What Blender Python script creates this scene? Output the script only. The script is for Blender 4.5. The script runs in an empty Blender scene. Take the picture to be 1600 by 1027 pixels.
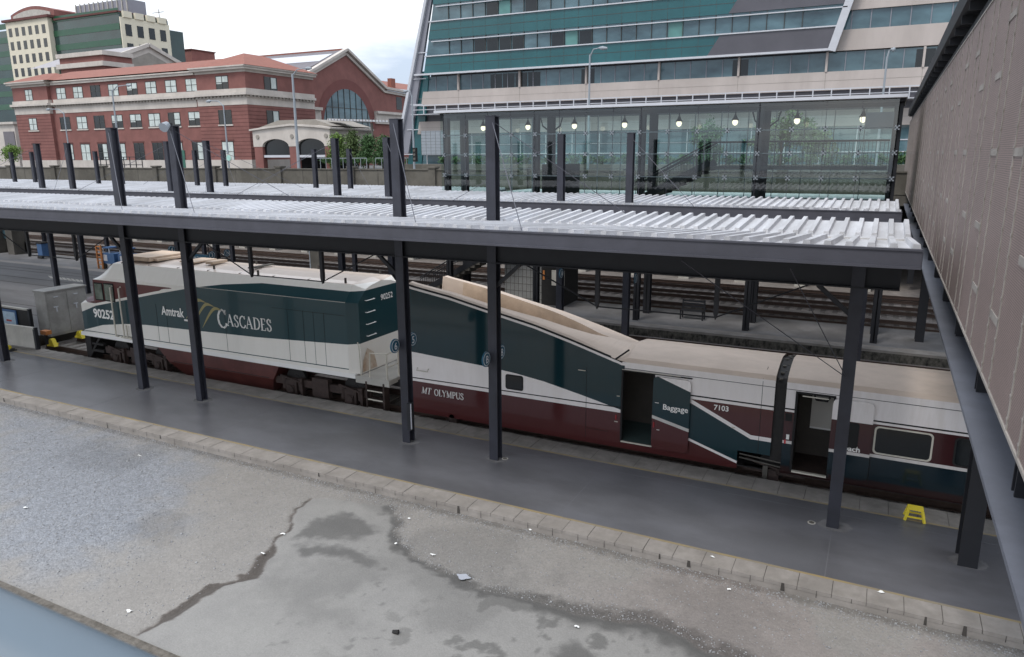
import bpy, math, random
import numpy as np
from mathutils import Vector, Matrix
from mathutils.geometry import tessellate_polygon
random.seed(7); rng=np.random.default_rng(7)
scene=bpy.context.scene
col=scene.collection

# ------------------------------------------------------------------ camera
FPX=1145.0; CX,CY=800.0,513.5
yaw,pitch,roll=[math.radians(v) for v in (26.64,13.35,0.29)]
CAMP=Vector((0,0,8.0))
cf=Vector((-math.sin(yaw)*math.cos(pitch), math.cos(yaw)*math.cos(pitch), -math.sin(pitch)))
cr=Vector((math.cos(yaw),math.sin(yaw),0)); cd=cf.cross(cr)
cr2=math.cos(roll)*cr+math.sin(roll)*cd; cd2=-math.sin(roll)*cr+math.cos(roll)*cd
cam=bpy.data.cameras.new('camera'); camo=bpy.data.objects.new('camera',cam); col.objects.link(camo)
M=Matrix((cr2,-cd2,-cf)).transposed().to_4x4(); M.translation=CAMP
camo.matrix_world=M
cam.sensor_width=36; cam.lens=FPX/1600*36; cam.clip_start=0.05; cam.clip_end=2500
cam.dof.use_dof=True; cam.dof.focus_distance=26; cam.dof.aperture_fstop=9.0
scene.camera=camo
def ray(px,py): return cr2*((px-CX)/FPX)+cd2*((py-CY)/FPX)+cf
def atz(px,py,z):
    v=ray(px,py); return CAMP+v*((z-CAMP.z)/v.z)
def aty(px,py,y):
    v=ray(px,py); return CAMP+v*((y-CAMP.y)/v.y)

# ------------------------------------------------------------------ light
SUN_EL,SUN_AZ=math.radians(58),math.radians(200)     # azimuth clockwise from +Y
w=bpy.data.worlds.new('World'); scene.world=w; w.use_nodes=True
nt=w.node_tree; nt.nodes.clear()
N=nt.nodes.new; L=nt.links.new
out=N('ShaderNodeOutputWorld'); bg=N('ShaderNodeBackground'); bg2=N('ShaderNodeBackground')
sky=N('ShaderNodeTexSky'); sky.sky_type='NISHITA'; sky.sun_disc=False; sky.sun_elevation=SUN_EL; sky.sun_rotation=SUN_AZ
sky.air_density=1.0; sky.dust_density=2.0
L(sky.outputs[0],bg.inputs[0]); bg.inputs[1].default_value=0.10
tc=N('ShaderNodeTexCoord'); mp=N('ShaderNodeMapping'); mp.inputs['Scale'].default_value=(1.2,1.2,4.2); mp.inputs['Location'].default_value=(2.3,.7,1.1)
nz=N('ShaderNodeTexNoise'); nz.inputs['Scale'].default_value=1.5; nz.inputs['Detail'].default_value=7; nz.inputs['Roughness'].default_value=.55
L(tc.outputs['Generated'],mp.inputs[0]); L(mp.outputs[0],nz.inputs[0])
cr_=N('ShaderNodeValToRGB'); e=cr_.color_ramp.elements
e[0].position=.44; e[0].color=(.44,.51,.62,1); e[1].position=.60; e[1].color=(.98,.99,1.0,1)
L(nz.outputs[0],cr_.inputs[0]); L(cr_.outputs[0],bg2.inputs[0])
sz=N('ShaderNodeSeparateXYZ'); L(tc.outputs['Generated'],sz.inputs[0]); mrz=N('ShaderNodeMapRange'); mrz.inputs[1].default_value=0; mrz.inputs[2].default_value=1; mrz.inputs[3].default_value=.74; mrz.inputs[4].default_value=1.55
L(sz.outputs[2],mrz.inputs[0]); L(mrz.outputs[0],bg2.inputs[1])
mx=N('ShaderNodeMixShader'); mx.inputs[0].default_value=.88
L(bg.outputs[0],mx.inputs[1]); L(bg2.outputs[0],mx.inputs[2]); L(mx.outputs[0],out.inputs[0])
sl=bpy.data.lights.new('sun','SUN'); sl.energy=1.1; sl.angle=math.radians(18); sl.color=(1,.96,.9)
so=bpy.data.objects.new('sun',sl); col.objects.link(so)
sdir=Vector((math.sin(SUN_AZ)*math.cos(SUN_EL),math.cos(SUN_AZ)*math.cos(SUN_EL),math.sin(SUN_EL)))
so.rotation_euler=sdir.to_track_quat('Z','Y').to_euler(); so.location=(0,0,60)
vs=scene.view_settings; vs.view_transform='Standard'; vs.look='None'; vs.gamma=1; vs.use_curve_mapping=False
vs.exposure=0.9
scene.cycles.max_bounces=6; scene.cycles.transparent_max_bounces=16

# ------------------------------------------------------------------ materials
def rgb(r,g,b):  # sRGB 0-255 albedo -> linear
    f=lambda c:(c/255/12.92) if c/255<=.04045 else ((c/255+.055)/1.055)**2.4
    return (f(r),f(g),f(b),1)
def mat(name,c,rough=.7,var=.15,scale=3.0,metal=0.0,bump=0.0,bscale=None,c2=None,spec=.5,coat=0,stretch=None,dirt=0,ds=.6):
    m=bpy.data.materials.new(name); m.use_nodes=True; t=m.node_tree; n=t.nodes; b=n['Principled BSDF']
    if len(c)==3: c=(*c,1)
    b.inputs['Roughness'].default_value=rough; b.inputs['Metallic'].default_value=metal
    b.inputs['Specular IOR Level'].default_value=spec; b.inputs['Coat Weight'].default_value=coat; b.inputs['Coat Roughness'].default_value=.08
    g=n.new('ShaderNodeNewGeometry'); mp=n.new('ShaderNodeMapping'); t.links.new(g.outputs['Position'],mp.inputs[0])
    if stretch: mp.inputs['Scale'].default_value=stretch
    nz=n.new('ShaderNodeTexNoise'); nz.inputs['Scale'].default_value=scale; nz.inputs['Detail'].default_value=6; nz.inputs['Roughness'].default_value=.62
    t.links.new(mp.outputs[0],nz.inputs[0])
    cr=n.new('ShaderNodeValToRGB'); e=cr.color_ramp.elements
    if c2 is None: c2=tuple(min(1,x*(1+var)) for x in c[:3])+(1,); c1=tuple(x*(1-var) for x in c[:3])+(1,)
    else: c1=c; c2=(*c2,1) if len(c2)==3 else c2
    e[0].position=.32; e[0].color=c1; e[1].position=.68; e[1].color=c2
    t.links.new(nz.outputs[0],cr.inputs[0]); last=cr.outputs[0]
    if dirt:
        n2=n.new('ShaderNodeTexNoise'); n2.inputs['Scale'].default_value=ds; n2.inputs['Detail'].default_value=8; n2.inputs['Roughness'].default_value=.7
        t.links.new(mp.outputs[0],n2.inputs[0]); r2=n.new('ShaderNodeValToRGB'); q=r2.color_ramp.elements
        q[0].position=.42; q[0].color=(1-dirt,1-dirt*1.02,1-dirt*1.06,1); q[1].position=.6; q[1].color=(1,1,1,1)
        t.links.new(n2.outputs[0],r2.inputs[0]); mm=n.new('ShaderNodeMix'); mm.data_type='RGBA'; mm.blend_type='MULTIPLY'; mm.inputs[0].default_value=1
        t.links.new(last,mm.inputs[6]); t.links.new(r2.outputs[0],mm.inputs[7]); last=mm.outputs[2]
    t.links.new(last,b.inputs['Base Color'])
    if bump:
        nb=n.new('ShaderNodeTexNoise'); nb.inputs['Scale'].default_value=bscale or scale*8; nb.inputs['Detail'].default_value=4
        t.links.new(g.outputs['Position'],nb.inputs[0]); bp=n.new('ShaderNodeBump'); bp.inputs['Strength'].default_value=bump; bp.inputs['Distance'].default_value=.02
        t.links.new(nb.outputs[0],bp.inputs['Height']); t.links.new(bp.outputs[0],b.inputs['Normal'])
    return m
def emis(name,c,s):
    m=mat(name,c); b=m.node_tree.nodes['Principled BSDF']; b.inputs['Emission Color'].default_value=c; b.inputs['Emission Strength'].default_value=s; return m
M_={}
M_['steel']=mat('painted_steel',rgb(72,72,80),.5,.12,2,dirt=.12)
M_['steel_dark']=mat('dark_painted_steel',rgb(27,28,33),.55,.15,2)
M_['post']=mat('post_paint',rgb(48,49,58),.5,.14,2,dirt=.25,ds=1.2)
M_['roof']=mat('galvanised_roof',rgb(198,198,201),.45,.05,1.2,dirt=.24,ds=.9,stretch=(2.2,.35,1))
M_['roof_dirty']=mat('roof_grime',rgb(205,198,180),.7,.15,2)
M_['platform']=mat('platform_asphalt',rgb(96,96,100),.29,.12,.5,bump=.12,bscale=60,dirt=.24,ds=.45,stretch=(.6,1.3,1),spec=.45)
M_['kerbpave']=mat('kerb_concrete',rgb(146,140,134),.85,.1,2.5,dirt=.2,ds=1.3,bump=.3,bscale=50)
M_['kerbpave2']=mat('edge_concrete',rgb(136,131,125),.8,.12,2.5,dirt=.25,ds=1.3)
M_['joint']=mat('joint_grime',rgb(66,62,58),.9,.2,5)
M_['yellow_line']=mat('worn_yellow_paint',rgb(146,128,88),.8,.2,1.4,c2=rgb(126,119,106))
M_['ballast']=mat('ballast',rgb(138,130,124),.95,.3,14,bump=.8,bscale=22,dirt=.3,ds=.35)
M_['dirt']=mat('track_ground',rgb(126,119,114),.95,.2,3,bump=.6,bscale=14,dirt=.3,ds=.2)
M_['rail']=mat('rusty_rail',rgb(74,58,50),.6,.2,8)
M_['railtop']=mat('rail_head',rgb(120,110,104),.35,.1,5,metal=.6)
M_['tie']=mat('timber_tie',rgb(96,89,83),.9,.25,6)
M_['tie_pale']=mat('dusty_tie',rgb(150,144,136),.9,.2,6)
M_['concrete']=mat('old_concrete',rgb(100,96,88),.9,.12,.9,dirt=.35,ds=.35,bump=.2,bscale=12)
M_['conc_pale']=mat('pale_concrete',rgb(178,174,166),.85,.1,2,dirt=.15)
M_['conc_dark']=mat('dark_concrete',rgb(92,88,82),.9,.2,1,dirt=.3)  # darker grey concrete, also for seams and small fittings
M_['street']=mat('street_asphalt',rgb(100,100,100),.9,.1,.4)
M_['brick']=mat('red_brick',rgb(128,84,78),.85,.08,.5,dirt=.12,ds=.25)
M_['brick_dk']=mat('brick_groove',rgb(92,56,52),.9,.1,1)
M_['stone']=mat('cream_stone',rgb(192,184,176),.85,.06,.6,dirt=.14,ds=.4,stretch=(1,1,.5))
M_['stone_dk']=mat('weathered_stone',rgb(140,134,126),.9,.12,.8)
M_['tile']=mat('terracotta_tile',rgb(130,80,66),.8,.14,1.4)
M_['slate']=mat('grey_roofing',rgb(108,104,108),.8,.1,.5)
M_['precast']=mat('pink_precast',rgb(178,168,162),.85,.05,.5,dirt=.12,ds=.3,stretch=(1,1,.3))
M_['cream']=mat('cream_cladding',rgb(206,198,178),.85,.05,.4)
M_['white']=mat('white_trim',rgb(186,187,192),.6,.04,2)
M_['teal']=mat('teal_spandrel_glass',rgb(36,86,90),.15,.16,.25,spec=.6)
M_['greyspan']=mat('grey_spandrel',rgb(82,80,86),.35,.1,.4)
M_['slate_pale']=mat('pale_metal_roof',rgb(150,146,148),.8,.05,.4)
M_['fin']=mat('grey_metal_panel',rgb(128,128,136),.5,.06,.4)
M_['winglass']=mat('window_glass',rgb(36,58,66),.08,.45,.16,spec=.9,c2=rgb(88,116,124),stretch=(1,1,2.5))  # two-tone noise paints uneven reflections into the glass colour
M_['cabglass']=mat('cab_window_glass',rgb(110,118,108),.15,.35,2.5)
M_['paleteal']=mat('pale_teal_blind',rgb(84,128,124),.3,.2,.5)
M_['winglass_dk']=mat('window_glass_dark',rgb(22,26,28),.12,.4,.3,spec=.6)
M_['blind']=mat('window_blind',rgb(186,194,190),.5,.2,.9)
M_['frame_dk']=mat('dark_window_frame',rgb(60,62,60),.6,.1,3)
M_['greenglass']=mat('green_glass',rgb(30,54,52),.15,.35,.12,spec=.7)
M_['greendoor']=mat('green_door',rgb(52,98,84),.6,.1,2)
M_['lamp_pole']=mat('pale_pole',rgb(140,146,152),.5,.06,2)
M_['leaf']=mat('leaves',rgb(84,102,58),.7,.45,1.2)
M_['leaf2']=mat('bright_leaves',rgb(104,130,62),.7,.4,1.5)
M_['leaf3']=mat('dark_leaves',rgb(62,92,50),.7,.4,1.5)
M_['bark']=mat('bark',rgb(84,70,58),.9,.2,5)
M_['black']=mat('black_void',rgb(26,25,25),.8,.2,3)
M_['under']=mat('running_gear',rgb(62,48,43),.7,.3,7,dirt=.3,ds=4)
M_['under_dk']=mat('dark_gear',rgb(34,31,30),.7,.3,7)
M_['cartop']=mat('dusty_cream_roof',rgb(204,186,170),.55,.05,.8,dirt=.13,ds=1.1,stretch=(.5,1,1))
M_['tanroof']=mat('tan_roof',rgb(192,170,148),.65,.07,1.2,dirt=.15,ds=1.2)
M_['maroon']=mat('maroon_paint',rgb(92,50,46),.4,.08,1.2,dirt=.2,ds=1.2)
M_['darkteal']=mat('dark_teal_paint',rgb(22,62,66),.25,.06,1)
M_['whitepaint']=mat('white_paint',rgb(234,231,226),.4,.04,1)
M_['creamrail']=mat('cream_rail',rgb(200,194,180),.5,.1,4)
M_['gold']=mat('gold_paint',rgb(150,140,92),.5,.05,3)
M_['stainless']=mat('stainless_cabinet',rgb(158,156,152),.4,.08,1.5,metal=.25,dirt=.15,ds=1.5)
M_['blue']=mat('blue_plastic',rgb(60,92,132),.5,.1,3)
M_['yellow']=mat('yellow_plastic',rgb(226,204,60),.5,.05,3)
M_['orange']=mat('orange_plastic',rgb(184,118,66),.5,.05,3)
M_['signblue']=mat('sign_teal',rgb(24,84,108),.45,.06,3)
M_['signwhite']=mat('sign_white',rgb(224,224,224),.5,.02,3)
M_['paper']=mat('litter_white',rgb(235,235,232),.7,.05,8)
M_['bulb']=emis('lamp_globe',(1,.86,.66,1),.9)
M_['interior']=mat('door_interior',rgb(70,64,58),.8,.15,2)
M_['int_panel']=mat('vestibule_panel',rgb(196,190,180),.6,.05,1)
M_['railpipe']=mat('bluegrey_handrail',rgb(98,111,121),.42,.1,3)
M_['brdgsteel']=mat('bridge_girder_paint',rgb(100,103,112),.5,.08,.8,dirt=.15,ds=1.5)
M_['int_floor']=mat('car_floor',rgb(70,86,84),.6,.1,3)
M_['block']=mat('concrete_block_wall',rgb(132,132,130),.9,.12,2.5)
# perforated screen
def perf():
    m=mat('perforated_screen',rgb(138,121,116),.6,.06,.6,dirt=.08,ds=1.5); t=m.node_tree; n=t.nodes; b=n['Principled BSDF']
    src=b.inputs['Base Color'].links[0].from_socket
    g=n.new('ShaderNodeNewGeometry'); vm=n.new('ShaderNodeVectorMath'); vm.operation='SCALE'; vm.inputs['Scale'].default_value=44
    t.links.new(g.outputs['Position'],vm.inputs[0]); fr=n.new('ShaderNodeVectorMath'); fr.operation='FRACTION'; t.links.new(vm.outputs[0],fr.inputs[0])
    sb=n.new('ShaderNodeVectorMath'); sb.operation='SUBTRACT'; sb.inputs[1].default_value=(.5,.5,.5); t.links.new(fr.outputs[0],sb.inputs[0])
    sx=n.new('ShaderNodeSeparateXYZ'); t.links.new(sb.outputs[0],sx.inputs[0]); cb=n.new('ShaderNodeCombineXYZ'); t.links.new(sx.outputs[1],cb.inputs[1]); t.links.new(sx.outputs[2],cb.inputs[2])
    ln=n.new('ShaderNodeVectorMath'); ln.operation='LENGTH'; t.links.new(cb.outputs[0],ln.inputs[0])
    lt=n.new('ShaderNodeMath'); lt.operation='LESS_THAN'; lt.inputs[1].default_value=.27; t.links.new(ln.outputs['Value'],lt.inputs[0])
    mm=n.new('ShaderNodeMix'); mm.data_type='RGBA'; t.links.new(lt.outputs[0],mm.inputs[0]); t.links.new(src,mm.inputs[6]); mm.inputs[7].default_value=(.05,.042,.04,1)
    t.links.new(mm.outputs[2],b.inputs['Base Color']); return m
M_['screen']=perf()
def glassmat(name,tint,gl=.9):
    m=bpy.data.materials.new(name); m.use_nodes=True; t=m.node_tree; n=t.nodes; n.clear()
    o=n.new('ShaderNodeOutputMaterial'); tr=n.new('ShaderNodeBsdfTransparent'); tr.inputs[0].default_value=(*tint,1)
    g=n.new('ShaderNodeBsdfGlossy'); g.inputs['Roughness'].default_value=.03; g.inputs[0].default_value=(gl,gl,gl,1)
    fz=n.new('ShaderNodeFresnel'); fz.inputs[0].default_value=1.45; ma=n.new('ShaderNodeMath'); ma.operation='MULTIPLY_ADD'; ma.inputs[1].default_value=1.0; ma.inputs[2].default_value=.07
    t.links.new(fz.outputs[0],ma.inputs[0]); mx=n.new('ShaderNodeMixShader'); t.links.new(ma.outputs[0],mx.inputs[0]); t.links.new(tr.outputs[0],mx.inputs[1]); t.links.new(g.outputs[0],mx.inputs[2]); t.links.new(mx.outputs[0],o.inputs[0])
    return m
M_['glass']=glassmat('clear_glass',(.80,.92,.89))
def livery(name,base,layers,rough=.3,grime=.16):
    """base colour + layers: (attribute, colour) painted where the attribute is > 0"""
    m=bpy.data.materials.new(name); m.use_nodes=True; t=m.node_tree; n=t.nodes; b=n['Principled BSDF']
    b.inputs['Roughness'].default_value=rough; b.inputs['Coat Weight'].default_value=.3; b.inputs['Coat Roughness'].default_value=.06
    cur=None
    for at,c in layers:
        a=n.new('ShaderNodeAttribute'); a.attribute_name=at; g=n.new('ShaderNodeMath'); g.operation='GREATER_THAN'; g.inputs[1].default_value=0
        t.links.new(a.outputs['Fac'],g.inputs[0]); mm=n.new('ShaderNodeMix'); mm.data_type='RGBA'; t.links.new(g.outputs[0],mm.inputs[0])
        if cur is None: mm.inputs[6].default_value=base
        else: t.links.new(cur,mm.inputs[6])
        mm.inputs[7].default_value=c; cur=mm.outputs[2]
    ge=n.new('ShaderNodeNewGeometry'); mp=n.new('ShaderNodeMapping'); mp.inputs['Scale'].default_value=(3,1,.5); t.links.new(ge.outputs['Position'],mp.inputs[0])
    nz=n.new('ShaderNodeTexNoise'); nz.inputs['Scale'].default_value=1.6; nz.inputs['Detail'].default_value=8; nz.inputs['Roughness'].default_value=.7; t.links.new(mp.outputs[0],nz.inputs[0])
    r=n.new('ShaderNodeValToRGB'); e=r.color_ramp.elements; e[0].position=.35; e[0].color=(1-grime,1-grime*1.1,1-grime*1.3,1); e[1].position=.62; e[1].color=(1,1,1,1); t.links.new(nz.outputs[0],r.inputs[0])
    mm=n.new('ShaderNodeMix'); mm.data_type='RGBA'; mm.blend_type='MULTIPLY'; mm.inputs[0].default_value=1; t.links.new(cur,mm.inputs[6]); t.links.new(r.outputs[0],mm.inputs[7]); t.links.new(mm.outputs[2],b.inputs['Base Color'])
    return m

# ------------------------------------------------------------------ builders
class MB:
    def __init__(s): s.v=[]; s.f=[]; s.m=[]
    def add(s,vs,fs,m=0):
        k=len(s.v); s.v+= [tuple(p) for p in vs]; s.f+=[tuple(i+k for i in f) for f in fs]; s.m+=[m]*len(fs); return s
    def box(s,x0,x1,y0,y1,z0,z1,m=0):
        return s.add([(x,y,z) for x in (x0,x1) for y in (y0,y1) for z in (z0,z1)],[(0,1,3,2),(4,6,7,5),(0,4,5,1),(2,3,7,6),(0,2,6,4),(1,5,7,3)],m)
    def bar(s,p,q,w,h=None,m=0,up=(0,0,1)):
        h=h or w; p=Vector(p); q=Vector(q); d=(q-p).normalized(); u=Vector(up)
        if abs(d.dot(u))>.98: u=Vector((0,1,0))
        a=d.cross(u).normalized()*w/2; b=a.cross(d).normalized()*h/2
        vs=[c+i*a+j*b for c in (p,q) for i,j in ((-1,-1),(1,-1),(1,1),(-1,1))]
        return s.add(vs,[(0,1,2,3),(7,6,5,4),(0,4,5,1),(1,5,6,2),(2,6,7,3),(3,7,4,0)],m)
    def tube(s,pts,r,n=8,m=0,caps=True):
        pts=[Vector(p) for p in pts]; rs=r if isinstance(r,(list,tuple)) else [r]*len(pts); k=len(s.v); 
        for i,p in enumerate(pts):
            d=(pts[min(i+1,len(pts)-1)]-pts[max(i-1,0)]).normalized(); u=Vector((0,0,1)) if abs(d.z)<.9 else Vector((0,1,0))
            a=d.cross(u).normalized(); b=a.cross(d)
            s.v+=[tuple(p+rs[i]*(math.cos(t)*a+math.sin(t)*b)) for t in [2*math.pi*j/n for j in range(n)]]
        for i in range(len(pts)-1):
            for j in range(n): s.f.append((k+i*n+j,k+i*n+(j+1)%n,k+(i+1)*n+(j+1)%n,k+(i+1)*n+j)); s.m.append(m)
        if caps: s.f+=[tuple(k+j for j in range(n))[::-1],tuple(k+(len(pts)-1)*n+j for j in range(n))]; s.m+=[m,m]
        return s
    def prism(s,poly,fn,a,b,m=0):
        """poly 2D (u,v); fn(u,v,t)->xyz; extruded t=a..b"""
        n=len(poly); vs=[fn(u,v,a) for u,v in poly]+[fn(u,v,b) for u,v in poly]
        tri=tessellate_polygon([[Vector((u,v,0)) for u,v in poly]])
        fs=[tuple(t) for t in tri]+[tuple(i+n for i in t[::-1]) for t in tri]+[(i,(i+1)%n,(i+1)%n+n,i+n) for i in range(n)]
        return s.add(vs,fs,m)
    def loft(s,secs,m=0,closed=False,caps=False):
        k=len(s.v); n=len(secs[0])
        for q in secs: s.v+=[tuple(p) for p in q]
        for i in range(len(secs)-1):
            for j in range(n if closed else n-1): s.f.append((k+i*n+j,k+i*n+(j+1)%n,k+(i+1)*n+(j+1)%n,k+(i+1)*n+j)); s.m.append(m)
        if caps: s.f+=[tuple(k+j for j in range(n)),tuple(k+(len(secs)-1)*n+j for j in range(n))[::-1]]; s.m+=[m,m]
        return s
    def build(s,name,mats,parent=None,smooth=False,attrs=None,recalc=True):
        me=bpy.data.meshes.new(name); o0=org(parent) if parent else Vector((0,0,0))
        vv=np.array(s.v,dtype=float).reshape(-1,3)-np.array(o0)
        me.from_pydata(vv.tolist(),[],s.f)
        if not isinstance(mats,(list,tuple)): mats=[mats]
        for q in mats: me.materials.append(M_[q] if isinstance(q,str) else q)
        if any(s.m): me.polygons.foreach_set('material_index',s.m)
        if attrs:
            V=np.array(s.v)
            for nm,fn in attrs.items():
                a=me.attributes.new(nm,'FLOAT','POINT'); a.data.foreach_set('value',np.asarray(fn(V[:,0],V[:,1],V[:,2]),dtype=np.float32))
        me.validate()
        if recalc:
            import bmesh; b=bmesh.new(); b.from_mesh(me); bmesh.ops.recalc_face_normals(b,faces=b.faces); b.to_mesh(me); b.free()
        if smooth: me.polygons.foreach_set('use_smooth',[True]*len(me.polygons))
        ob=bpy.data.objects.new(name,me); col.objects.link(ob)
        if parent: ob.parent=parent
        return ob
ORG={}
def org(o):
    while o.parent: o=o.parent
    return ORG.get(o.name,Vector((0,0,0)))
def thing(name,label,cat,loc=(0,0,0),group=None):
    o=bpy.data.objects.new(name,None); col.objects.link(o); o.location=loc; o.empty_display_size=.3; ORG[o.name]=Vector(loc)
    o['label']=label; o['category']=cat
    if group: o['group']=group
    return o
def tag(o,label,cat,group=None):
    o['label']=label; o['category']=cat
    if group: o['group']=group
    return o
def struct(o): o['kind']='structure'; return o
def dup(root,loc,label=None):
    r=root.copy(); col.objects.link(r); r.location=loc; ORG[r.name]=Vector(loc)
    if label: r['label']=label
    for ch in list(root.children):
        c=ch.copy(); col.objects.link(c); c.parent=r
        for g in list(ch.children): d=g.copy(); col.objects.link(d); d.parent=c
    return r
def interp(X,P): 
    P=np.array(P); return np.interp(X,P[:,0],P[:,1])

# text as flat raised meshes (built-in font) or own serif strokes
def text_mb(mb,s,origin,ux,uz,h,thick=.004,m=0,shear=0,bold=.0,sx=1.0):
    cu=bpy.data.curves.new('t','FONT'); cu.body=s; cu.size=1; cu.offset=bold; cu.shear=shear; cu.resolution_u=3
    ob=bpy.data.objects.new('t',cu); col.objects.link(ob); dg=bpy.context.evaluated_depsgraph_get(); me=bpy.data.meshes.new_from_object(ob.evaluated_get(dg))
    bpy.data.objects.remove(ob); ux=Vector(ux); uz=Vector(uz); nrm=uz.cross(ux); o=Vector(origin); k=h/.72
    vs=[o+ux*(v.co.x*k*sx)+uz*(v.co.y*k)-nrm*thick*0 for v in me.vertices]
    w=max((v.co.x for v in me.vertices),default=0)*k*sx
    mb.add(vs,[tuple(p.vertices) for p in me.polygons],m); bpy.data.meshes.remove(me); bpy.data.curves.remove(cu); return w
TH,TN=.15,.06
SER={ # strokes in unit height: (points, width)
'C':([([(.62,.78),(.55,.92),(.38,1.0),(.2,.9),(.08,.68),(.06,.45),(.12,.2),(.28,.03),(.46,0),(.6,.1),(.66,.24)],0),([(.63,1.0),(.63,.74)],1)],.72),
'A':([([(.04,.03),(.33,1.0)],1),([(.33,1.0),(.62,.03)],2),([(.15,.36),(.5,.36)],1),([(-.04,.02),(.16,.02)],1),([(.5,.02),(.76,.02)],1)],.76),
'S':([([(.44,.74),(.38,.93),(.24,1.0),(.1,.9),(.07,.74),(.16,.6),(.36,.46),(.46,.28),(.42,.1),(.26,0),(.12,.05),(.05,.26)],0),([(.46,.98),(.46,.72)],1),([(.05,.02),(.05,.26)],1)],.56),
'D':([([(.14,0),(.14,1)],2),([(.02,.02),(.3,.02)],1),([(.02,.98),(.3,.98)],1),([(.28,.98),(.5,.92),(.64,.72),(.67,.5),(.64,.28),(.5,.08),(.28,.02)],0)],.76),
'E':([([(.14,0),(.14,1)],2),([(.02,.02),(.52,.02)],1),([(.02,.98),(.5,.98)],1),([(.14,.52),(.4,.52)],1),([(.52,.02),(.55,.22)],1),([(.5,.98),(.5,.78)],1)],.62),
'M':([([(.12,0),(.12,1)],1),([(.12,1),(.42,.05)],2),([(.42,.05),(.74,1)],1),([(.76,0),(.76,1)],2),([(.0,.02),(.24,.02)],1),([(.62,.02),(.9,.02)],1),([(0,.98),(.16,.98)],1),([(.74,.98),(.9,.98)],1)],.94),
'T':([([(.3,0),(.3,1)],2),([(.02,.98),(.58,.98)],1),([(.16,.02),(.44,.02)],1),([(.02,.98),(.02,.76)],1),([(.58,.98),(.58,.76)],1)],.62),
'O':([([(.36,1),(.16,.9),(.06,.65),(.06,.35),(.16,.1),(.36,0),(.56,.1),(.66,.35),(.66,.65),(.56,.9),(.36,1)],0)],.76),
'L':([([(.14,0),(.14,1)],2),([(.02,.02),(.5,.02)],1),([(.02,.98),(.28,.98)],1),([(.5,.02),(.53,.24)],1)],.58),
'Y':([([(.04,.98),(.33,.48)],2),([(.62,.98),(.33,.48)],1),([(.33,.5),(.33,0)],2),([(-.04,.98),(.18,.98)],1),([(.5,.98),(.7,.98)],1),([(.2,.02),(.46,.02)],1)],.7),
'P':([([(.14,0),(.14,1)],2),([(.02,.02),(.28,.02)],1),([(.02,.98),(.34,.98),(.5,.88),(.53,.74),(.5,.6),(.34,.48),(.14,.48)],0)],.6),
'U':([([(.14,1),(.14,.3),(.24,.06),(.4,0),(.56,.1),(.62,.3)],0),([(.62,.3),(.62,1)],1),([(.0,.98),(.28,.98)],1),([(.5,.98),(.74,.98)],1)],.76)}
def serif(mb,s,origin,ux,uz,h,first=1.0,italic=0,m=0,gap=.06):
    ux=Vector(ux); uz=Vector(uz); n=ux.cross(uz).normalized(); o=Vector(origin); x=0
    for i,ch in enumerate(s):
        if ch==' ': x+=.35*h; continue
        hh=h*(first if i==0 else 1); st,wd=SER[ch]
        for pts,kind in st:
            for a,b in zip(pts[:-1],pts[1:]):
                A=Vector((a[0]+italic*a[1],a[1]))*hh; B=Vector((b[0]+italic*b[1],b[1]))*hh; d=(B-A)
                if d.length<1e-6: continue
                dn=d.normalized(); wdt=hh*({0:TN+(TH-TN)*abs(dn.y),1:TN,2:TH}[kind]); pr=Vector((-dn.y,dn.x))*wdt/2; e=dn*wdt*.15
                q=[A-pr-e,B-pr+e,B+pr+e,A+pr-e]; dy=(h*first-hh) if False else 0
                mb.add([o+ux*(x+p.x)+uz*(p.y+( -0.0)) for p in q],[(0,1,2,3)],m)
        x+=(wd+gap)*hh
    return x

# ================================================================== SETTING
def sheet(name,x0,x1,y0,y1,z,m): return struct(MB().add([(x0,y0,z),(x1,y0,z),(x1,y1,z),(x0,y1,z)],[(0,1,2,3)]).build(name,m,recalc=False))
sheet('ground',-900,900,-300,1500,-.62,'dirt')
b=MB(); b.add([(-120,21.0,-.46),(60,21.0,-.46),(60,33.2,-.46),(-120,33.2,-.46)],[(0,1,2,3)]); b.add([(-34,18.2,-.455),(60,18.2,-.455),(60,21.6,-.455),(-34,21.6,-.455)],[(0,1,2,3)]); b.add([(-200,37.7,-.46),(60,37.7,-.46),(60,48,-.46),(-200,48,-.46)],[(0,1,2,3)])
struct(b.build('track_bed','ballast',recalc=False))
sheet('yard_ground',-200,60,48,80,-.42,'dirt')

# ---- near lot: gravel, old paving, cracks, wet stains (real marks of the ground), darker kerb foot
def vnoise(x,y,s,seed=0):
    r=np.random.default_rng(seed).random((256,256)); X=x*s; Y=y*s; xi=np.floor(X).astype(int); yi=np.floor(Y).astype(int); fx=X-xi; fy=Y-yi
    fx=fx*fx*(3-2*fx); fy=fy*fy*(3-2*fy); g=lambda i,j:r[i%256,j%256]
    return (g(xi,yi)*(1-fx)+g(xi+1,yi)*fx)*(1-fy)+(g(xi,yi+1)*(1-fx)+g(xi+1,yi+1)*fx)*fy
def fbm(x,y,s,seed=0,o=5): return sum(vnoise(x,y,s*2**i,seed+i)/2**i for i in range(o))/sum(1/2**i for i in range(o))
def gp(pts): return np.array([atz(x,y,-.2)[:2] for x,y in pts])
def dpoly(x,y,P):
    d=np.full(x.shape,1e9)
    for a,b_ in zip(P[:-1],P[1:]):
        ab=b_-a; t=np.clip(((x-a[0])*ab[0]+(y-a[1])*ab[1])/(ab@ab),0,1); d=np.minimum(d,np.hypot(x-a[0]-t*ab[0],y-a[1]-t*ab[1]))
    return d
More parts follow.
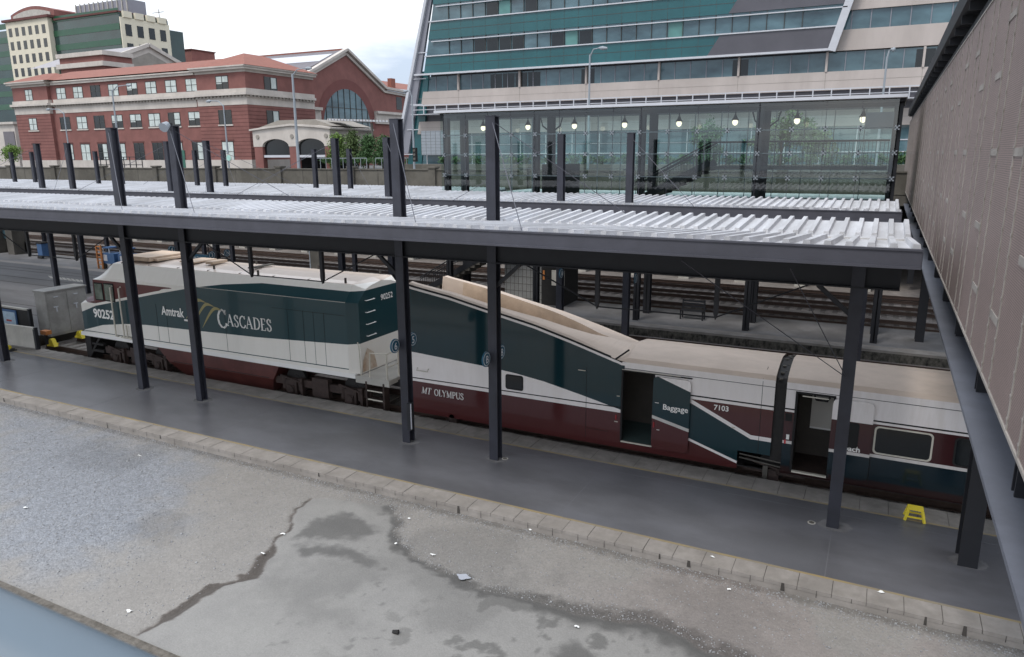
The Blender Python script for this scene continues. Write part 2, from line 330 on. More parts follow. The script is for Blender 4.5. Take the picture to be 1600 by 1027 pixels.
def inpoly(x,y,P):
    c=np.zeros(x.shape,bool)
    for (x1,y1),(x2,y2) in zip(P,np.roll(P,-1,0)):
        c^=((y1>y)!=(y2>y))&(x<(x2-x1)*(y-y1)/(y2-y1+1e-12)+x1)
    return c
def sm(a,b_,t): u=np.clip((t-a)/(b_-a),0,1); return u*u*(3-2*u)
L1=gp([(225,992),(290,946),(335,914),(395,896),(424,862),(441,828),(455,800),(476,780)])
L2=gp([(610,792),(612,842),(640,876),(700,903),(760,925),(850,946),(950,966),(1040,988),(1150,1030)])
SLAB=np.vstack([L1,L2,gp([(1200,1200),(60,1200)])])
S1=gp([(452,842),(478,812),(520,802),(556,802),(580,820),(592,832),(560,842),(520,846)]); S2=gp([(455,852),(500,848),(548,854),(590,872),(604,896),(570,888),(520,868),(470,868)])
S3=gp([(850,1020),(870,1003),(905,1000),(930,1012),(925,1040),(860,1040)])
GR=gp([(-40,600),(250,690),(330,716),(300,780),(270,830),(130,900),(-60,900)])
st=.04; xs=np.arange(-40,9,st); ys=np.arange(3.6,13.53,st); GX,GY=np.meshgrid(xs,ys); gx=GX.ravel(); gy=GY.ravel()
wob=(fbm(gx,gy,1.6,3)-.5)*.45; wob2=(fbm(gx,gy,1.6,13)-.5)*.45
ax,ay=gx+wob,gy+wob2
def sdp(P,k=1.0):
    Pc=np.vstack([P,P[:1]]); d=dpoly(ax,ay,Pc); return np.where(inpoly(ax,ay,P),-d,d)
slab=sdp(SLAB); dS=np.minimum(sdp(S1),sdp(S2)); dS=np.minimum(dS,sdp(S3)+.05); gr=sdp(GR)
d1=dpoly(ax,ay,L1); d2=dpoly(ax,ay,L2); n1=fbm(gx,gy,.5,21); n2=fbm(gx,gy,2.2,31); n3=fbm(gx,gy,6,41); n4=fbm(gx,gy,14,51)
C_=lambda *c:np.array(rgb(*c)[:3])
base=np.outer(1-n1,C_(126,122,117))+np.outer(n1,C_(136,133,129))
bl=sm(.8,-1.5,gr+(n2-.5)*1.4); base=base*(1-bl)[:,None]+bl[:,None]*C_(128,130,134)
tan=sm(.46,.62,n2)*.5*(1-bl); base=base*(1-tan)[:,None]+tan[:,None]*C_(136,132,127)
sb=sm(.04,-.05,slab); sc=np.outer(1-n2,C_(126,124,121))+np.outer(n2,C_(138,136,132)); base=base*(1-sb)[:,None]+sb[:,None]*sc
rg=sm(4,8,gx+10)*(1-sb)*sm(.45,.6,n1+.1*n2); base=base*(1-.35*rg)[:,None]+.35*rg[:,None]*C_(128,116,112)
dark=np.zeros_like(gx)
dark=np.maximum(dark,.46*sm(.10,-.16,dS+(n3-.5)*.3+(n4-.5)*.12))
cw=.012+.13*sm(10.7,9.4,gy)*sm(.42,.60,fbm(gx,gy,1.1,77)); dark=np.maximum(dark,.62*sm(.045,.0,d1-cw-.05*(n4-.5))); brown=sm(.05,.0,d1-cw)
wband=.06+.3*sm(-8,-3,gx); dark=np.maximum(dark,(.55)*sm(wband+.2,wband*.4,d2+(n3-.5)*.35))
dark=np.maximum(dark,.42*sm(.62,.69,n2+.1*(n4-.5))*sb*sm(-9,-5.5,gx))
dark=np.maximum(dark,.3*sm(.70,.76,n3)*sb*sm(-10.5,-8,gx))
dark=np.maximum(dark,.45*sm(.28,.0,13.5-gy-.12*n3)*(.4+.6*n3))  # darker towards the foot of the kerb, broken by noise
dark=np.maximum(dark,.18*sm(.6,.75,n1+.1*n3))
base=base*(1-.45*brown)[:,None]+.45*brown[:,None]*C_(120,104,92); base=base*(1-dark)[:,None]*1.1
peb=.12*sb+(1-.85*sb)*(.38+.62*bl)+.25*sm(.5,.0,d2)*(1-sb)+.25*sm(.5,.1,13.45-gy)*(1-sb)
base=base*(1+(n4-.5)[:,None]*.36*peb[:,None])
hh=(n3*.012+n4*.016)*peb+.004*n2-.03*sm(.1,0,d1)*.6
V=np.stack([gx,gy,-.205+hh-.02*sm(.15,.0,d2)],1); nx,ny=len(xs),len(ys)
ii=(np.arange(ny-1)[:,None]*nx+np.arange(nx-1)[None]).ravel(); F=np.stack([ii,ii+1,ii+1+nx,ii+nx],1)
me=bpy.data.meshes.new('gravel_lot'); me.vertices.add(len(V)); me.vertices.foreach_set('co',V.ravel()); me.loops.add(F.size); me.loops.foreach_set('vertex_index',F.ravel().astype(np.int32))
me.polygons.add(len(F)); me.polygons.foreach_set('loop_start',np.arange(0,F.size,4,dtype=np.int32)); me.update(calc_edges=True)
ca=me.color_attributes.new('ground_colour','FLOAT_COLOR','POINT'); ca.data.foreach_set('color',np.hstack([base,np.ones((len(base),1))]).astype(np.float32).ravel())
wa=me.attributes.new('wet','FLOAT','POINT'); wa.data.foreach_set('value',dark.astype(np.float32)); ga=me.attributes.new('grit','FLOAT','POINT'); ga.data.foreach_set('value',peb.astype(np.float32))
lm=bpy.data.materials.new('lot_surface'); lm.use_nodes=True; t=lm.node_tree; n=t.nodes; bs=n['Principled BSDF']; bs.inputs['Specular IOR Level'].default_value=.3
a=n.new('ShaderNodeAttribute'); a.attribute_name='ground_colour'; g=n.new('ShaderNodeNewGeometry'); vz=n.new('ShaderNodeTexVoronoi'); vz.inputs['Scale'].default_value=26; t.links.new(g.outputs['Position'],vz.inputs[0])
ag=n.new('ShaderNodeAttribute'); ag.attribute_name='grit'
hs=n.new('ShaderNodeSeparateColor'); t.links.new(vz.outputs['Color'],hs.inputs[0]); mr=n.new('ShaderNodeMapRange'); mr.inputs[3].default_value=.8; mr.inputs[4].default_value=1.2; t.links.new(hs.outputs[0],mr.inputs[0])
mxx=n.new('ShaderNodeMix'); mxx.data_type='RGBA'; mxx.blend_type='MULTIPLY'; t.links.new(ag.outputs['Fac'],mxx.inputs[0]); t.links.new(a.outputs['Color'],mxx.inputs[6]); t.links.new(mr.outputs[0],mxx.inputs[7]); 
nf=n.new('ShaderNodeTexNoise'); nf.inputs['Scale'].default_value=40; nf.inputs['Detail'].default_value=3; t.links.new(g.outputs['Position'],nf.inputs[0]); mr2=n.new('ShaderNodeMapRange'); mr2.inputs[3].default_value=.8; mr2.inputs[4].default_value=1.2; t.links.new(nf.outputs[0],mr2.inputs[0])
mx3=n.new('ShaderNodeMix'); mx3.data_type='RGBA'; mx3.blend_type='MULTIPLY'; mx3.inputs[0].default_value=1; t.links.new(mxx.outputs[2],mx3.inputs[6]); t.links.new(mr2.outputs[0],mx3.inputs[7]); t.links.new(mx3.outputs[2],bs.inputs['Base Color'])
aw=n.new('ShaderNodeAttribute'); aw.attribute_name='wet'; mr3=n.new('ShaderNodeMapRange'); mr3.inputs[2].default_value=.6; mr3.inputs[3].default_value=.92; mr3.inputs[4].default_value=.5; t.links.new(aw.outputs['Fac'],mr3.inputs[0]); t.links.new(mr3.outputs[0],bs.inputs['Roughness'])
bp=n.new('ShaderNodeBump'); bp.inputs['Distance'].default_value=.015; t.links.new(vz.outputs['Distance'],bp.inputs['Height']); t.links.new(ag.outputs['Fac'],bp.inputs['Strength']); bp.invert=True; t.links.new(bp.outputs[0],bs.inputs['Normal'])
me.materials.append(lm); lot=bpy.data.objects.new('gravel_lot',me); col.objects.link(lot); struct(lot)
# loose stones
pk=np.clip(.25+bl+.9*sm(.6,.05,d2)*(slab>0)*1.5+1.2*sm(.5,.1,13.45-gy)*1.5+.25*(n2>.55),0,2.2)*(slab>.02)*(gy>6)
idx=rng.choice(len(gx),26000,p=pk/pk.sum()); ns=len(idx)
o8=np.array([(1,0,0),(0,1,0),(-1,0,0),(0,-1,0),(0,0,1),(0,0,-.4)],float)
sz=rng.uniform(.008,.022,ns)*np.where(rng.random(ns)<.05,1.7,1); P3=V[idx]+np.c_[rng.uniform(-.02,.02,(ns,2)),np.zeros(ns)]
vv=(o8[None]*rng.uniform(.6,1.3,(ns,6,1)))*sz[:,None,None]; an=rng.uniform(0,6.28,ns); c,s_=np.cos(an),np.sin(an)
vx=vv[:,:,0]*c[:,None]-vv[:,:,1]*s_[:,None]; vy=vv[:,:,0]*s_[:,None]+vv[:,:,1]*c[:,None]; vv=np.stack([vx,vy,vv[:,:,2]*.8],2)+P3[:,None,:]
ft=np.array([(0,1,4),(1,2,4),(2,3,4),(3,0,4),(1,0,5),(2,1,5),(3,2,5),(0,3,5)]); FF=(ft[None]+6*np.arange(ns)[:,None,None]).reshape(-1,3)
me=bpy.data.meshes.new('loose_gravel'); me.vertices.add(ns*6); me.vertices.foreach_set('co',vv.ravel()); me.loops.add(FF.size); me.loops.foreach_set('vertex_index',FF.ravel().astype(np.int32)); me.polygons.add(len(FF)); me.polygons.foreach_set('loop_start',np.arange(0,FF.size,3,dtype=np.int32)); me.update(calc_edges=True)
me.materials.append(mat('gravel_stones',rgb(112,111,112),.9,.4,20,c2=rgb(172,172,172)))
o=bpy.data.objects.new('loose_gravel',me); col.objects.link(o); o['kind']='stuff'; o['label']='loose grey gravel stones scattered over the lot'; o['category']='gravel'
sheet('lot_base',-200,60,-60,13.5,-.3,'conc_dark')

# ---- platform by the train
YN0,YN1,YF0,YF1=13.5,14.04,17.36,18.15
b=MB(); b.box(-120,40,YN0+.02,YF1-.02,-.6,-.01); b.box(-120,-34.2,YF1-.02,33.2,-.6,-.012)
struct(b.build('platform_slab','conc_dark'))
b=MB(); b.add([(-120,YN1,0),(40,YN1,0),(40,YF0,0),(-120,YF0,0)],[(0,1,2,3)]); struct(b.build('platform_surface','platform',recalc=False))
b=MB(); b.add([(-120,YF0,-.003),(-34.2,YF0,-.003),(-34.2,33.2,-.003),(-120,33.2,-.003)],[(0,1,2,3)]); struct(b.build('paved_apron',mat('apron_asphalt',rgb(98,97,98),.6,.14,.4,dirt=.35,ds=.3,stretch=(.3,1.5,1)),recalc=False))
b=MB()
for y in (22.2,23.6,27.9,29.3,31.2,32.0): b.box(-110,-34.4,y-.04,y+.04,-.001,.002)
struct(b.build('apron_seams','joint'))
b=MB(); x=-60.0; k=0
while x<14:
    x2=x+.6+random.uniform(-.015,.015); dz=random.uniform(-.005,.005); b.box(x+.006,x2-.006,YN0,YN1-.03,-.075,-.001+dz); x=x2
struct(b.build('kerb_slabs','kerbpave'))
b=MB(); x=-34.0
while x<14:
    x2=x+.6; dz=random.uniform(-.005,.005); b.box(x+.006,x2-.006,YF0+.04,YF1,-.3,-.001+dz); x=x2
struct(b.build('platform_edge_slabs','kerbpave2'))
b=MB(); b.box(-60,14,YN0+.005,YN0+.4,-.24,-.082); struct(b.build('kerb_footing','kerbpave'))
b=MB(); x=-40
while x<8:
    w_=random.uniform(.012,.03) if random.random()<.22 else .005; h_=random.uniform(.08,.2)
    b.add([(x-w_,YN0-.004,0),(x+w_,YN0-.004,0),(x+w_*1.6,YN0-.004,-h_),(x-w_*1.4,YN0-.004,-h_)],[(0,1,2,3)]); x+=.6
struct(b.build('kerb_stains','joint',recalc=False))
b=MB()
for k in range(-6,1):
    x=-.3+5.6*k; b.box(x-.007,x+.007,YN1+.03,YF0-.03,.0005,.0025)
b.box(-60,10,16.93,16.942,.0005,.0025); struct(b.build('platform_joints',mat('joint_filler',rgb(104,104,108),.5,.1,2)))
b=MB()
for x in [-31.1,-22.8,-19.9,-11.53,-8.70,-.3,2.2]:
    y=16.33 if x<1 else 15.9; n=26; b.add([(x,y,.0022)]+[(x+.34*math.cos(6.283*i/n)*random.uniform(.85,1.1)+.05,y+.28*math.sin(6.283*i/n)*random.uniform(.85,1.1),.0022) for i in range(n)],[(0,1+i,1+(i+1)%n) for i in range(n)])
struct(b.build('grout_patches',mat('pale_grout',rgb(104,103,104),.8,.2,3),recalc=False))
b=MB(); b.box(-60,14,YN1-.03,YN1+.035,-.02,.004); b.box(-34,14,YF0-.03,YF0+.035,-.02,.004); struct(b.build('yellow_edge_line','yellow_line'))
b=MB()
for i in range(9): b.add([atz(75+i*7+dx,431+i*.9+dy,0)+Vector((0,0,.006)) for dx,dy in ((0,0),(5,.6),(10,4.6),(4,4))],[(0,1,2,3)])
struct(b.build('paving_marking','conc_pale',recalc=False))
# further platforms
b=MB(); b.box(-34.2,40,24.6,30.0,-.6,-.002); struct(b.build('second_platform','platform'))
b=MB(); b.box(-120,40,33.9,37.7,-.6,0); struct(b.build('third_platform',mat('pale_platform',rgb(112,111,112),.6,.12,.5,dirt=.25,ds=.5)))
b=MB(); b.box(-120,40,33.2,33.9,-.6,.003); struct(b.build('third_platform_edge','kerbpave'))
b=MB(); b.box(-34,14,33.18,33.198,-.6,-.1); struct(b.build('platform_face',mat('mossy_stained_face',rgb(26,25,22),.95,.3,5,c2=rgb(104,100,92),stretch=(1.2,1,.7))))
b=MB(); b.box(-200,40,37.7,37.9,-.6,-.02); struct(b.build('far_platform_edge','conc_dark'))

# ---- tracks
def track(yc,x0,x1,tx0,tx1,label,pale=False):
    t=thing('railway_track',label,'track',((x0+x1)/2,yc,-.46),'railway tracks through the station')
    for s in (-1,1):
        y=yc+s*.72; b=MB(); b.box(x0,x1,y-.075,y+.075,-.4,-.375); b.box(x0,x1,y-.012,y+.012,-.375,-.25); b.box(x0,x1,y-.036,y+.036,-.25,-.215); b.box(x0,x1,y-.03,y+.03,-.215,-.205,1)
        b.build('rail',['rail','railtop'],t)
    b=MB(); b.box(-.13,.13,-1.3,1.3,-.07,.07); me=None; x=tx0
    while x<tx1:
        if me is None:
            o=b.build('tie','tie_pale' if pale else 'tie'); me=o.data; o.parent=t
        else: o=bpy.data.objects.new('tie',me); col.objects.link(o); o.parent=t
        o.location=(x-org(t).x+random.uniform(-.03,.03),random.uniform(-.04,.04),-.06+.03*pale); o.rotation_euler.z=random.uniform(-.02,.02); x+=.6
    return t
track(19.95,-33.2,40,-33,3,'stub track under the locomotive and coaches',True)
track(31.3,-34,40,-9.5,5,'empty track right behind the train roofs')
track(40.0,-200,60,-48,4,'first track beyond the platform with the bench')
track(43.9,-200,60,-48,4,'middle track beyond the bench platform')
track(47.3,-200,60,-50,4,'farthest track, next to the pale concrete footings')

# ---- viaduct street
sheet('street',-500,300,50.4,300,6.0,'street')
b=MB(); b.box(-260,60,50.1,75,5.1,5.9); struct(b.build('street_deck','conc_dark'))
b=MB(); b.box(-260,60,78,78.6,-.6,5.0); struct(b.build('undercroft_wall','black'))  # flat black paints in the dark void under the street
t=thing('parapet_wall','long grey concrete parapet wall with pilasters along the street','wall',(-40,50,5.2))
b=MB(); b.box(-300,40,50,50.3,5.55,6.83); b.box(-300,40,49.93,50.37,6.83,6.92,0); b.build('wall_panel','concrete',t)
for i in range(-14,4):
    x=-32+8*i; b=MB(); b.box(x-.3,x+.3,49.82,50.4,5.35,6.98); b.box(x-.38,x+.38,49.75,50.45,6.98,7.12); b.build('pilaster','concrete',t)
    for dx in (2.67,5.33): b=MB(); b.box(x+dx-.04,x+dx+.04,49.985,49.998,5.6,6.8); b.build('panel_joint','conc_dark',t)
b=MB(); b.box(-300,40,50.02,50.6,4.9,5.5); b.build('edge_beam','conc_dark',t)
pr=None
for k in range(-1,18):
    x=-4.3-3.78*k
    if pr is None:
        pr=thing('viaduct_column','x','column',(x,50.6,-.42),'concrete columns under the street'); b=MB(); b.box(x-.35,x+.35,50.1,50.9,-.42,.55); b.build('footing','conc_pale',pr)
        b=MB(); b.box(x-.22,x+.22,50.3,50.75,.55,4.95); b.build('shaft','conc_dark',pr); o=pr
    else: o=dup(pr,(x,50.6,-.42))
    o['label']=['first','second','third','fourth','fifth','sixth','seventh','eighth','ninth','tenth','eleventh','twelfth','thirteenth','fourteenth','fifteenth','sixteenth','seventeenth','eighteenth','nineteenth'][k+1]+' pale-footed concrete column under the street, counted from the footbridge'

# ================================================================== CANOPIES
def canopy(label,x0,x1,yn,yv,yf,zv,zn,zf,ztop,posts,ybeam_bot,truss=True,ribp=.3,stays=()):
    t=thing('platform_canopy',label,'canopy',((posts[0]+posts[-1])/2,yv,0),'butterfly canopies over the platforms')
    for wing,(ya,za,yb,zb) in enumerate(((yn,zn,yv-.1,zv),(yv+.1,zv+.01,yf,zf))):
        b=MB(); b.add([(x,y,z+dz) for x in (x0,x1) for y,z in ((ya,za),(yb,zb)) for dz in (-.05,0)],[(0,1,3,2),(4,6,7,5),(0,4,5,1),(2,3,7,6),(0,2,6,4),(1,5,7,3)])
        x=x1-.06
        ya2,yb2=(ya+.03,yb-.0) if wing==0 else (ya+.12,yb-.02)
        f=lambda y:za+(zb-za)*(y-ya)/(yb-ya)
        while x>x0:
            w,h=.045,.085
            vs=[(x+sx*ww,y,f(y)+hz) for y in (ya2,yb2) for sx,ww,hz in ((-1,w+.015,0),(1,w+.015,0),(1,w,h),(-1,w,h))]
            b.add(vs,[(0,1,2,3),(7,6,5,4),(1,5,6,2),(2,6,7,3),(3,7,4,0)]); x-=ribp
        b.build('roof_deck','roof',t)
    b=MB(); b.box(x0,x1,yv-.13,yv+.13,zv-.13,zv-.035); b.build('gutter','roof_dirty',t)
    b=MB(); b.prism([(yn-.09,zn-.27),(yn+.02,zn-.27),(yn+.02,zn+.02),(yn-.07,zn+.02),(yn-.07,zn-.01),(yn-.05,zn-.01),(yn-.05,zn-.235),(yn-.09,zn-.235)],lambda u,v,q:(q,u,v),x0,x1+.02); b.build('fascia','steel',t)
    b=MB(); b.box(x0,x1+.02,yf,yf+.06,zf-.22,zf+.01); b.build('fascia','steel',t)
    b=MB(); b.bar((x1,yn,zn-.15),(x1,yv,zv-.15),.06,.22); b.bar((x1,yf,zf-.15),(x1,yv,zv-.15),.06,.22); b.build('end_fascia','steel',t)
    zb=ybeam_bot; b=MB(); b.prism([(yv-.14,zb),(yv+.14,zb),(yv+.14,zb+.03),(yv+.03,zb+.03),(yv+.03,zv-.2),(yv+.14,zv-.2),(yv+.14,zv-.16),(yv-.14,zv-.16),(yv-.14,zv-.2),(yv-.03,zv-.2),(yv-.03,zb+.03),(yv-.14,zb+.03)],lambda u,v,q:(q,u,v),x0,x1-.1); b.build('main_beam','steel_dark',t)
    for x in posts:
        b=MB(); W=.125; D=.13; zt=ztop if x<-1 else zv-.1
        b.box(x-W,x+W,yv-D,yv-D+.03,0,zt); b.box(x-W,x+W,yv+D-.03,yv+D,0,zt); b.box(x-.018,x+.018,yv-D+.03,yv+D-.03,0,zt); b.box(x-W-.01,x+W+.01,yv-D-.01,yv+D+.01,zt,zt+.02)
        b.build('post','post',t)
        b=MB(); b.prism([(yn+.1,zn-.08),(yn+.1,zn-.2),(yv,zv-.55),(yf-.1,zf-.2),(yf-.1,zf-.08),(yv,zv-.08)],lambda u,v,q:(q,u,v),x-.04,x+.04); b.build('bracket_beam','steel_dark',t)
    ps=sorted(posts)
    for a,c in zip(ps[:-1],ps[1:]):
        if c-a>5 and truss:
            s1,s2=a+(c-a)/3,a+2*(c-a)/3; zs=zb-.95
            for s in (s1,s2): b=MB(); b.box(s-.05,s+.05,yv-.05,yv+.05,zs+.15,zb); b.prism([(s-.05,zs+.15),(s+.05,zs+.15),(s,zs)],lambda u,v,q:(u,q,v),yv-.05,yv+.05); b.build('truss_strut','steel_dark',t)
            for p,q in (((a+.9,yv,zb),(s1,yv,zs+.06)),((s1,yv,zs+.06),(s2,yv,zs+.06)),((s2,yv,zs+.06),(c-.9,yv,zb))): MB().tube([p,q],.018,6).build('tension_rod','steel_dark',t)
            for p,q in ((a,a+.75),(c,c-.75)): MB().bar((p,yv,zb-.65),(q,yv,zb),.09,.09).build('knee_brace','steel_dark',t)
    for p,q in stays: MB().tube([p,q],.009,5).build('stay_cable','steel',t)
    return t
PX=[-56.4,-53.5,-45.2,-42.3,-34.0,-31.1,-22.8,-19.9,-11.53,-8.70,-.3]
f1=lambda px,py:aty(px,py,12.1)
st1=[((-8.6,16.15,8.75),aty(820,377,12.1)),((-11.5,16.15,8.8),aty(655,372,12.1)),((-22.8,16.2,8.8),aty(195,350,12.1)),((-19.9,16.2,8.8),aty(312,360,12.1)),
     (aty(1065,408,12.3),aty(1322,590,16.1)),(aty(1235,420,13.5),aty(1322,590,16.1)),((-19.9,16.3,8.8),(-17.0,18.6,6.5)),((-8.7,16.3,8.8),(-6.0,18.6,6.5))]
c1=canopy('nearest white ribbed canopy over the platform beside the train',-62,.56,12.1,16.33,18.7,6.32,6.62,6.47,8.9,PX,5.33,stays=st1)
st2=[((x,27.4,8.6),(x+s*3.2,yy,6.3)) for x,s,yy in ((-8.7,1,24.3),(-11.5,-1,24.3),(-19.9,1,24.3),(-22.8,-1,24.3),(-31.1,1,24.3),(-34,-1,24.3),(-31.1,1,30.8),(-42.3,1,24.3),(-45.2,-1,24.3))]
c2=canopy('middle white ribbed canopy just behind the nearest one',-75,.5,24.4,27.4,30.9,6.1,6.3,6.25,8.75,[-67.6,-64.7]+PX+[],5.1,stays=st2)
st3=[((x,38.7,8.3),(x+s*3.2,36.6,6.0)) for x,s in ((-31.1,1),(-34,-1),(-42.3,1),(-45.2,-1),(-53.5,1),(-42.3,-1))]
c3=canopy('farthest white ribbed canopy left of the glass pavilion',-90,-21.6,35.8,38.7,42.2,5.72,5.9,5.9,8.4,[-78.8,-75.9,-67.6,-64.7,-56.4,-53.5,-45.2,-42.3,-34.0,-31.1],4.8,stays=st3)
# small lights under / on the canopy
b=MB()
# platform number signs
def disc_sign(x,y,z,ch,label,ax='x'):
    t=thing('platform_sign',label,'sign',(x,y,z),'round platform signs on the posts'); b=MB(); n=24; r=.2
    for q in (0,): b.tube([(x-.02,y,z),(x+.02,y,z)],r,n)
    b.build('disc','signblue',t)
    b=MB(); b.tube([(x+.02,y,z),(x+.024,y,z)],.175,n); b.tube([(x+.024,y,z),(x+.026,y,z)],.155,n,1); b.build('ring',['signwhite','signblue'],t)
    b=MB(); text_mb(b,ch,(x+.029,y-.065,z-.1),(0,1,0),(0,0,1),.2,bold=.02); b.build('lettering','signwhite',t)
    b=MB(); d=1 if 'left' in label else -1; b.bar((x,y,z),(x,y+d*.3,z),.03,.03); b.build('bracket','steel_dark',t)
disc_sign(-11.62,15.98,2.9,'6','blue disc reading 6 on left side of the post by the locomotive tail')
disc_sign(-11.6,16.8,2.9,'5','blue disc reading 5 on right side of the post by the locomotive tail')
disc_sign(-8.78,16.0,2.86,'B','blue disc reading B on left side of the post by the baggage car')
disc_sign(-8.76,16.8,2.86,'8','blue disc reading 8 on right side of the post by the baggage car')
disc_sign(-33.9,26.9,3.15,'4','small blue disc at the left end of the station name board')
disc_sign(-30.9,26.9,3.0,'3','small blue disc nearest the right end of the station name board')
disc_sign(-30.9,27.9,3.0,'N','rightmost small blue disc above the locomotive, clear of the name board')
disc_sign(-11.3,26.95,3.35,'A','small blue disc reading A on left side of the post behind the baggage car')
disc_sign(-8.5,27.9,3.2,'1','small blue disc reading 1 on right side of the post behind the baggage car')
t=thing('station_name_board','dark teal station name board hanging above the locomotive roof','sign',(-32.4,27.4,3.2)); b=MB(); b.box(-33.4,-31.4,27.35,27.4,2.6,2.9); b.build('board','signblue',t); b=MB(); text_mb(b,'King Street Station  Seattle',(-33.33,27.34,2.68),(1,0,0),(0,0,1),.12); b.build('lettering','signwhite',t)
b=MB(); b.box(-33.2,-33.15,27.36,27.39,2.9,5.1); b.box(-31.7,-31.65,27.36,27.39,2.9,5.1); b.build('hanger','steel_dark',t)
t=thing('post_box','white-edged narrow junction box low on the post by the locomotive tail','box',(-11.35,16.1,.6)); b=MB(); b.box(-11.36,-11.24,16.05,16.2,.45,1.25); b.build('casing','steel_dark',t); b=MB(); b.box(-11.24,-11.225,16.05,16.09,.5,1.25); b.build('edge_strip','white',t)
for i,(x,lb) in enumerate(((-19.9,'small floodlight on top of the second tall post of the near canopy'),)):
    t=thing('floodlight',lb,'lamp',(x,16.33,8.92)); b=MB(); b.tube([(x+.05,16.1,8.95),(x+.1,15.9,8.85)],[.1,.15],12); b.build('lamp_head','lamp_pole',t); b=MB(); b.box(x-.03,x+.03,16.1,16.3,8.93,9.0); b.build('bracket','steel_dark',t)

# ================================================================== LOCOMOTIVE
YA,YB=18.5,21.5
def resample(sec,step):
    outp=[]
    for a,b_ in zip(sec[:-1],sec[1:]):
        a=np.array(a); b_=np.array(b_); k=max(1,int(np.ceil(np.linalg.norm(b_-a)/step)))
        for i in range(k): outp.append(tuple(a+(b_-a)*i/k))
    outp.append(tuple(sec[-1])); return outp
def fullsec(y0,y1,z0,zw,zc,zr,ins=.42):
    ym=(y0+y1)/2; half=[(y0,z0),(y0,zw),(y0+ins,zc),(y0+ins+.3,zc+.5*(zr-zc)),(ym,zr)]; return half+[(y0+y1-y,z) for y,z in half[-2::-1]]
loc=thing('locomotive','green, white and maroon locomotive with open rear steps, numbered 90252','locomotive',(-22,20,-.2))
stn=[(-29.5,.34,.9,1.95,2.1,2.2),(-29.3,.12,.9,2.1,2.3,2.38),(-28.28,.03,.9,2.3,2.42,2.48),(-28.16,0,.9,3.2,3.3,3.36),(-27.35,0,.9,3.25,3.84,3.92),(-26.5,0,.9,3.3,3.87,3.97),(-15.35,0,.9,3.34,3.87,3.97),(-15.0,.22,.9,3.3,3.7,3.88)]
LX=[s[0] for s in stn]; secx=sorted(set(list(np.round(np.arange(-29.5,-15.0,.1),2))+LX)); b=MB(); secs=[]
for X in secx:
    p=[float(np.interp(X,LX,[s[i] for s in stn])) for i in range(1,6)]; sec=fullsec(YA+p[0],YB-p[0],p[1],p[2],p[3],p[4])
    o=[]
    for a_,b_ in zip(sec[:-1],sec[1:]):
        k=18 if (a_==sec[0] or b_==sec[-1]) else 5
        for i in range(k): o.append((X,a_[0]+(b_[0]-a_[0])*i/k,a_[1]+(b_[1]-a_[1])*i/k))
    o.append((X,)+sec[-1]); secs.append(o)
b.loft(secs)
# end caps as fine vertical grids
for X in (secs[0],secs[-1]):
    n_=len(X); h_=n_//2
    for i in range(h_):
        k=len(b.v); A_,B_=X[i],X[n_-1-i]; C1,C2=X[i+1],X[n_-2-i]; b.add([A_,B_,C2,C1],[(0,1,2,3)])
TT=[(-29.6,1.68),(-29.3,1.75),(-28.2,2.11),(-26.1,2.55),(-24.6,2.87),(-22.45,3.29),(-21,3.5),(-19.2,3.66),(-14.9,3.66)]
TBt=[(-29.6,.95),(-29.3,.98),(-27.9,1.34),(-26.5,1.52),(-25.2,1.61),(-22.7,1.66),(-19.4,1.74),(-15,1.94)]
tt=lambda X:interp(X,TT); tb=lambda X:interp(X,TBt)
LA={'top':lambda X,Y,Z:np.minimum(Z-3.86,np.minimum(Y-18.86,21.14-Y)),
 'teal':lambda X,Y,Z:np.minimum(tt(X)-Z,Z-tb(X)),
 'maroon':lambda X,Y,Z:np.minimum(np.minimum(3.2-Z,Z-tt(X)-.1),np.minimum(Z-2.2,X+29.45))}
lv=livery('locomotive_livery',rgb(234,229,220),[('top',rgb(216,200,186)),('teal',rgb(18,57,63)),('maroon',rgb(92,42,40))],.34,.04)
b.build('body',lv,loc,attrs=LA,smooth=False)
b=MB(); b.box(-29.35,-15.1,YA-.012,YB+.012,.78,.93); b.build('sill','whitepaint',loc)
b=MB(); b.prism([(-29.2,.985),(-15.36,1.06),(-15.36,1.09),(-29.2,1.01)],lambda u,v,q:(u,q,v),YA-.005,YA-.001); b.build('pinstripe','darkteal',loc)
b=MB(); b.box(-22.3,-15.36,YA-.006,YA+.004,3.325,3.345); b.build('body_fold','conc_pale',loc)
b=MB(); b.add([(-14.985,18.75,.95),(-14.985,19.55,.95),(-14.985,19.4,1.5),(-14.985,19.05,1.72),(-14.985,18.8,1.35)],[(0,1,2,3,4)]); b.build('rust_stain',mat('rust_stain_paint',rgb(168,136,110),.8,.3,2,c2=rgb(216,206,190)),loc,recalc=False)
b=MB()
for x in (-24.55,-24.0,-17.9,-17.2,-16.75,-16.3,-20.9): b.box(x-.006,x+.006,YA-.006,YA-.002,1.05,2.9 if x>-18 else 2.5)
b.box(-18.6,-15.4,YA-.006,YA-.002,2.88,2.892); b.build('door_seams','black',loc)
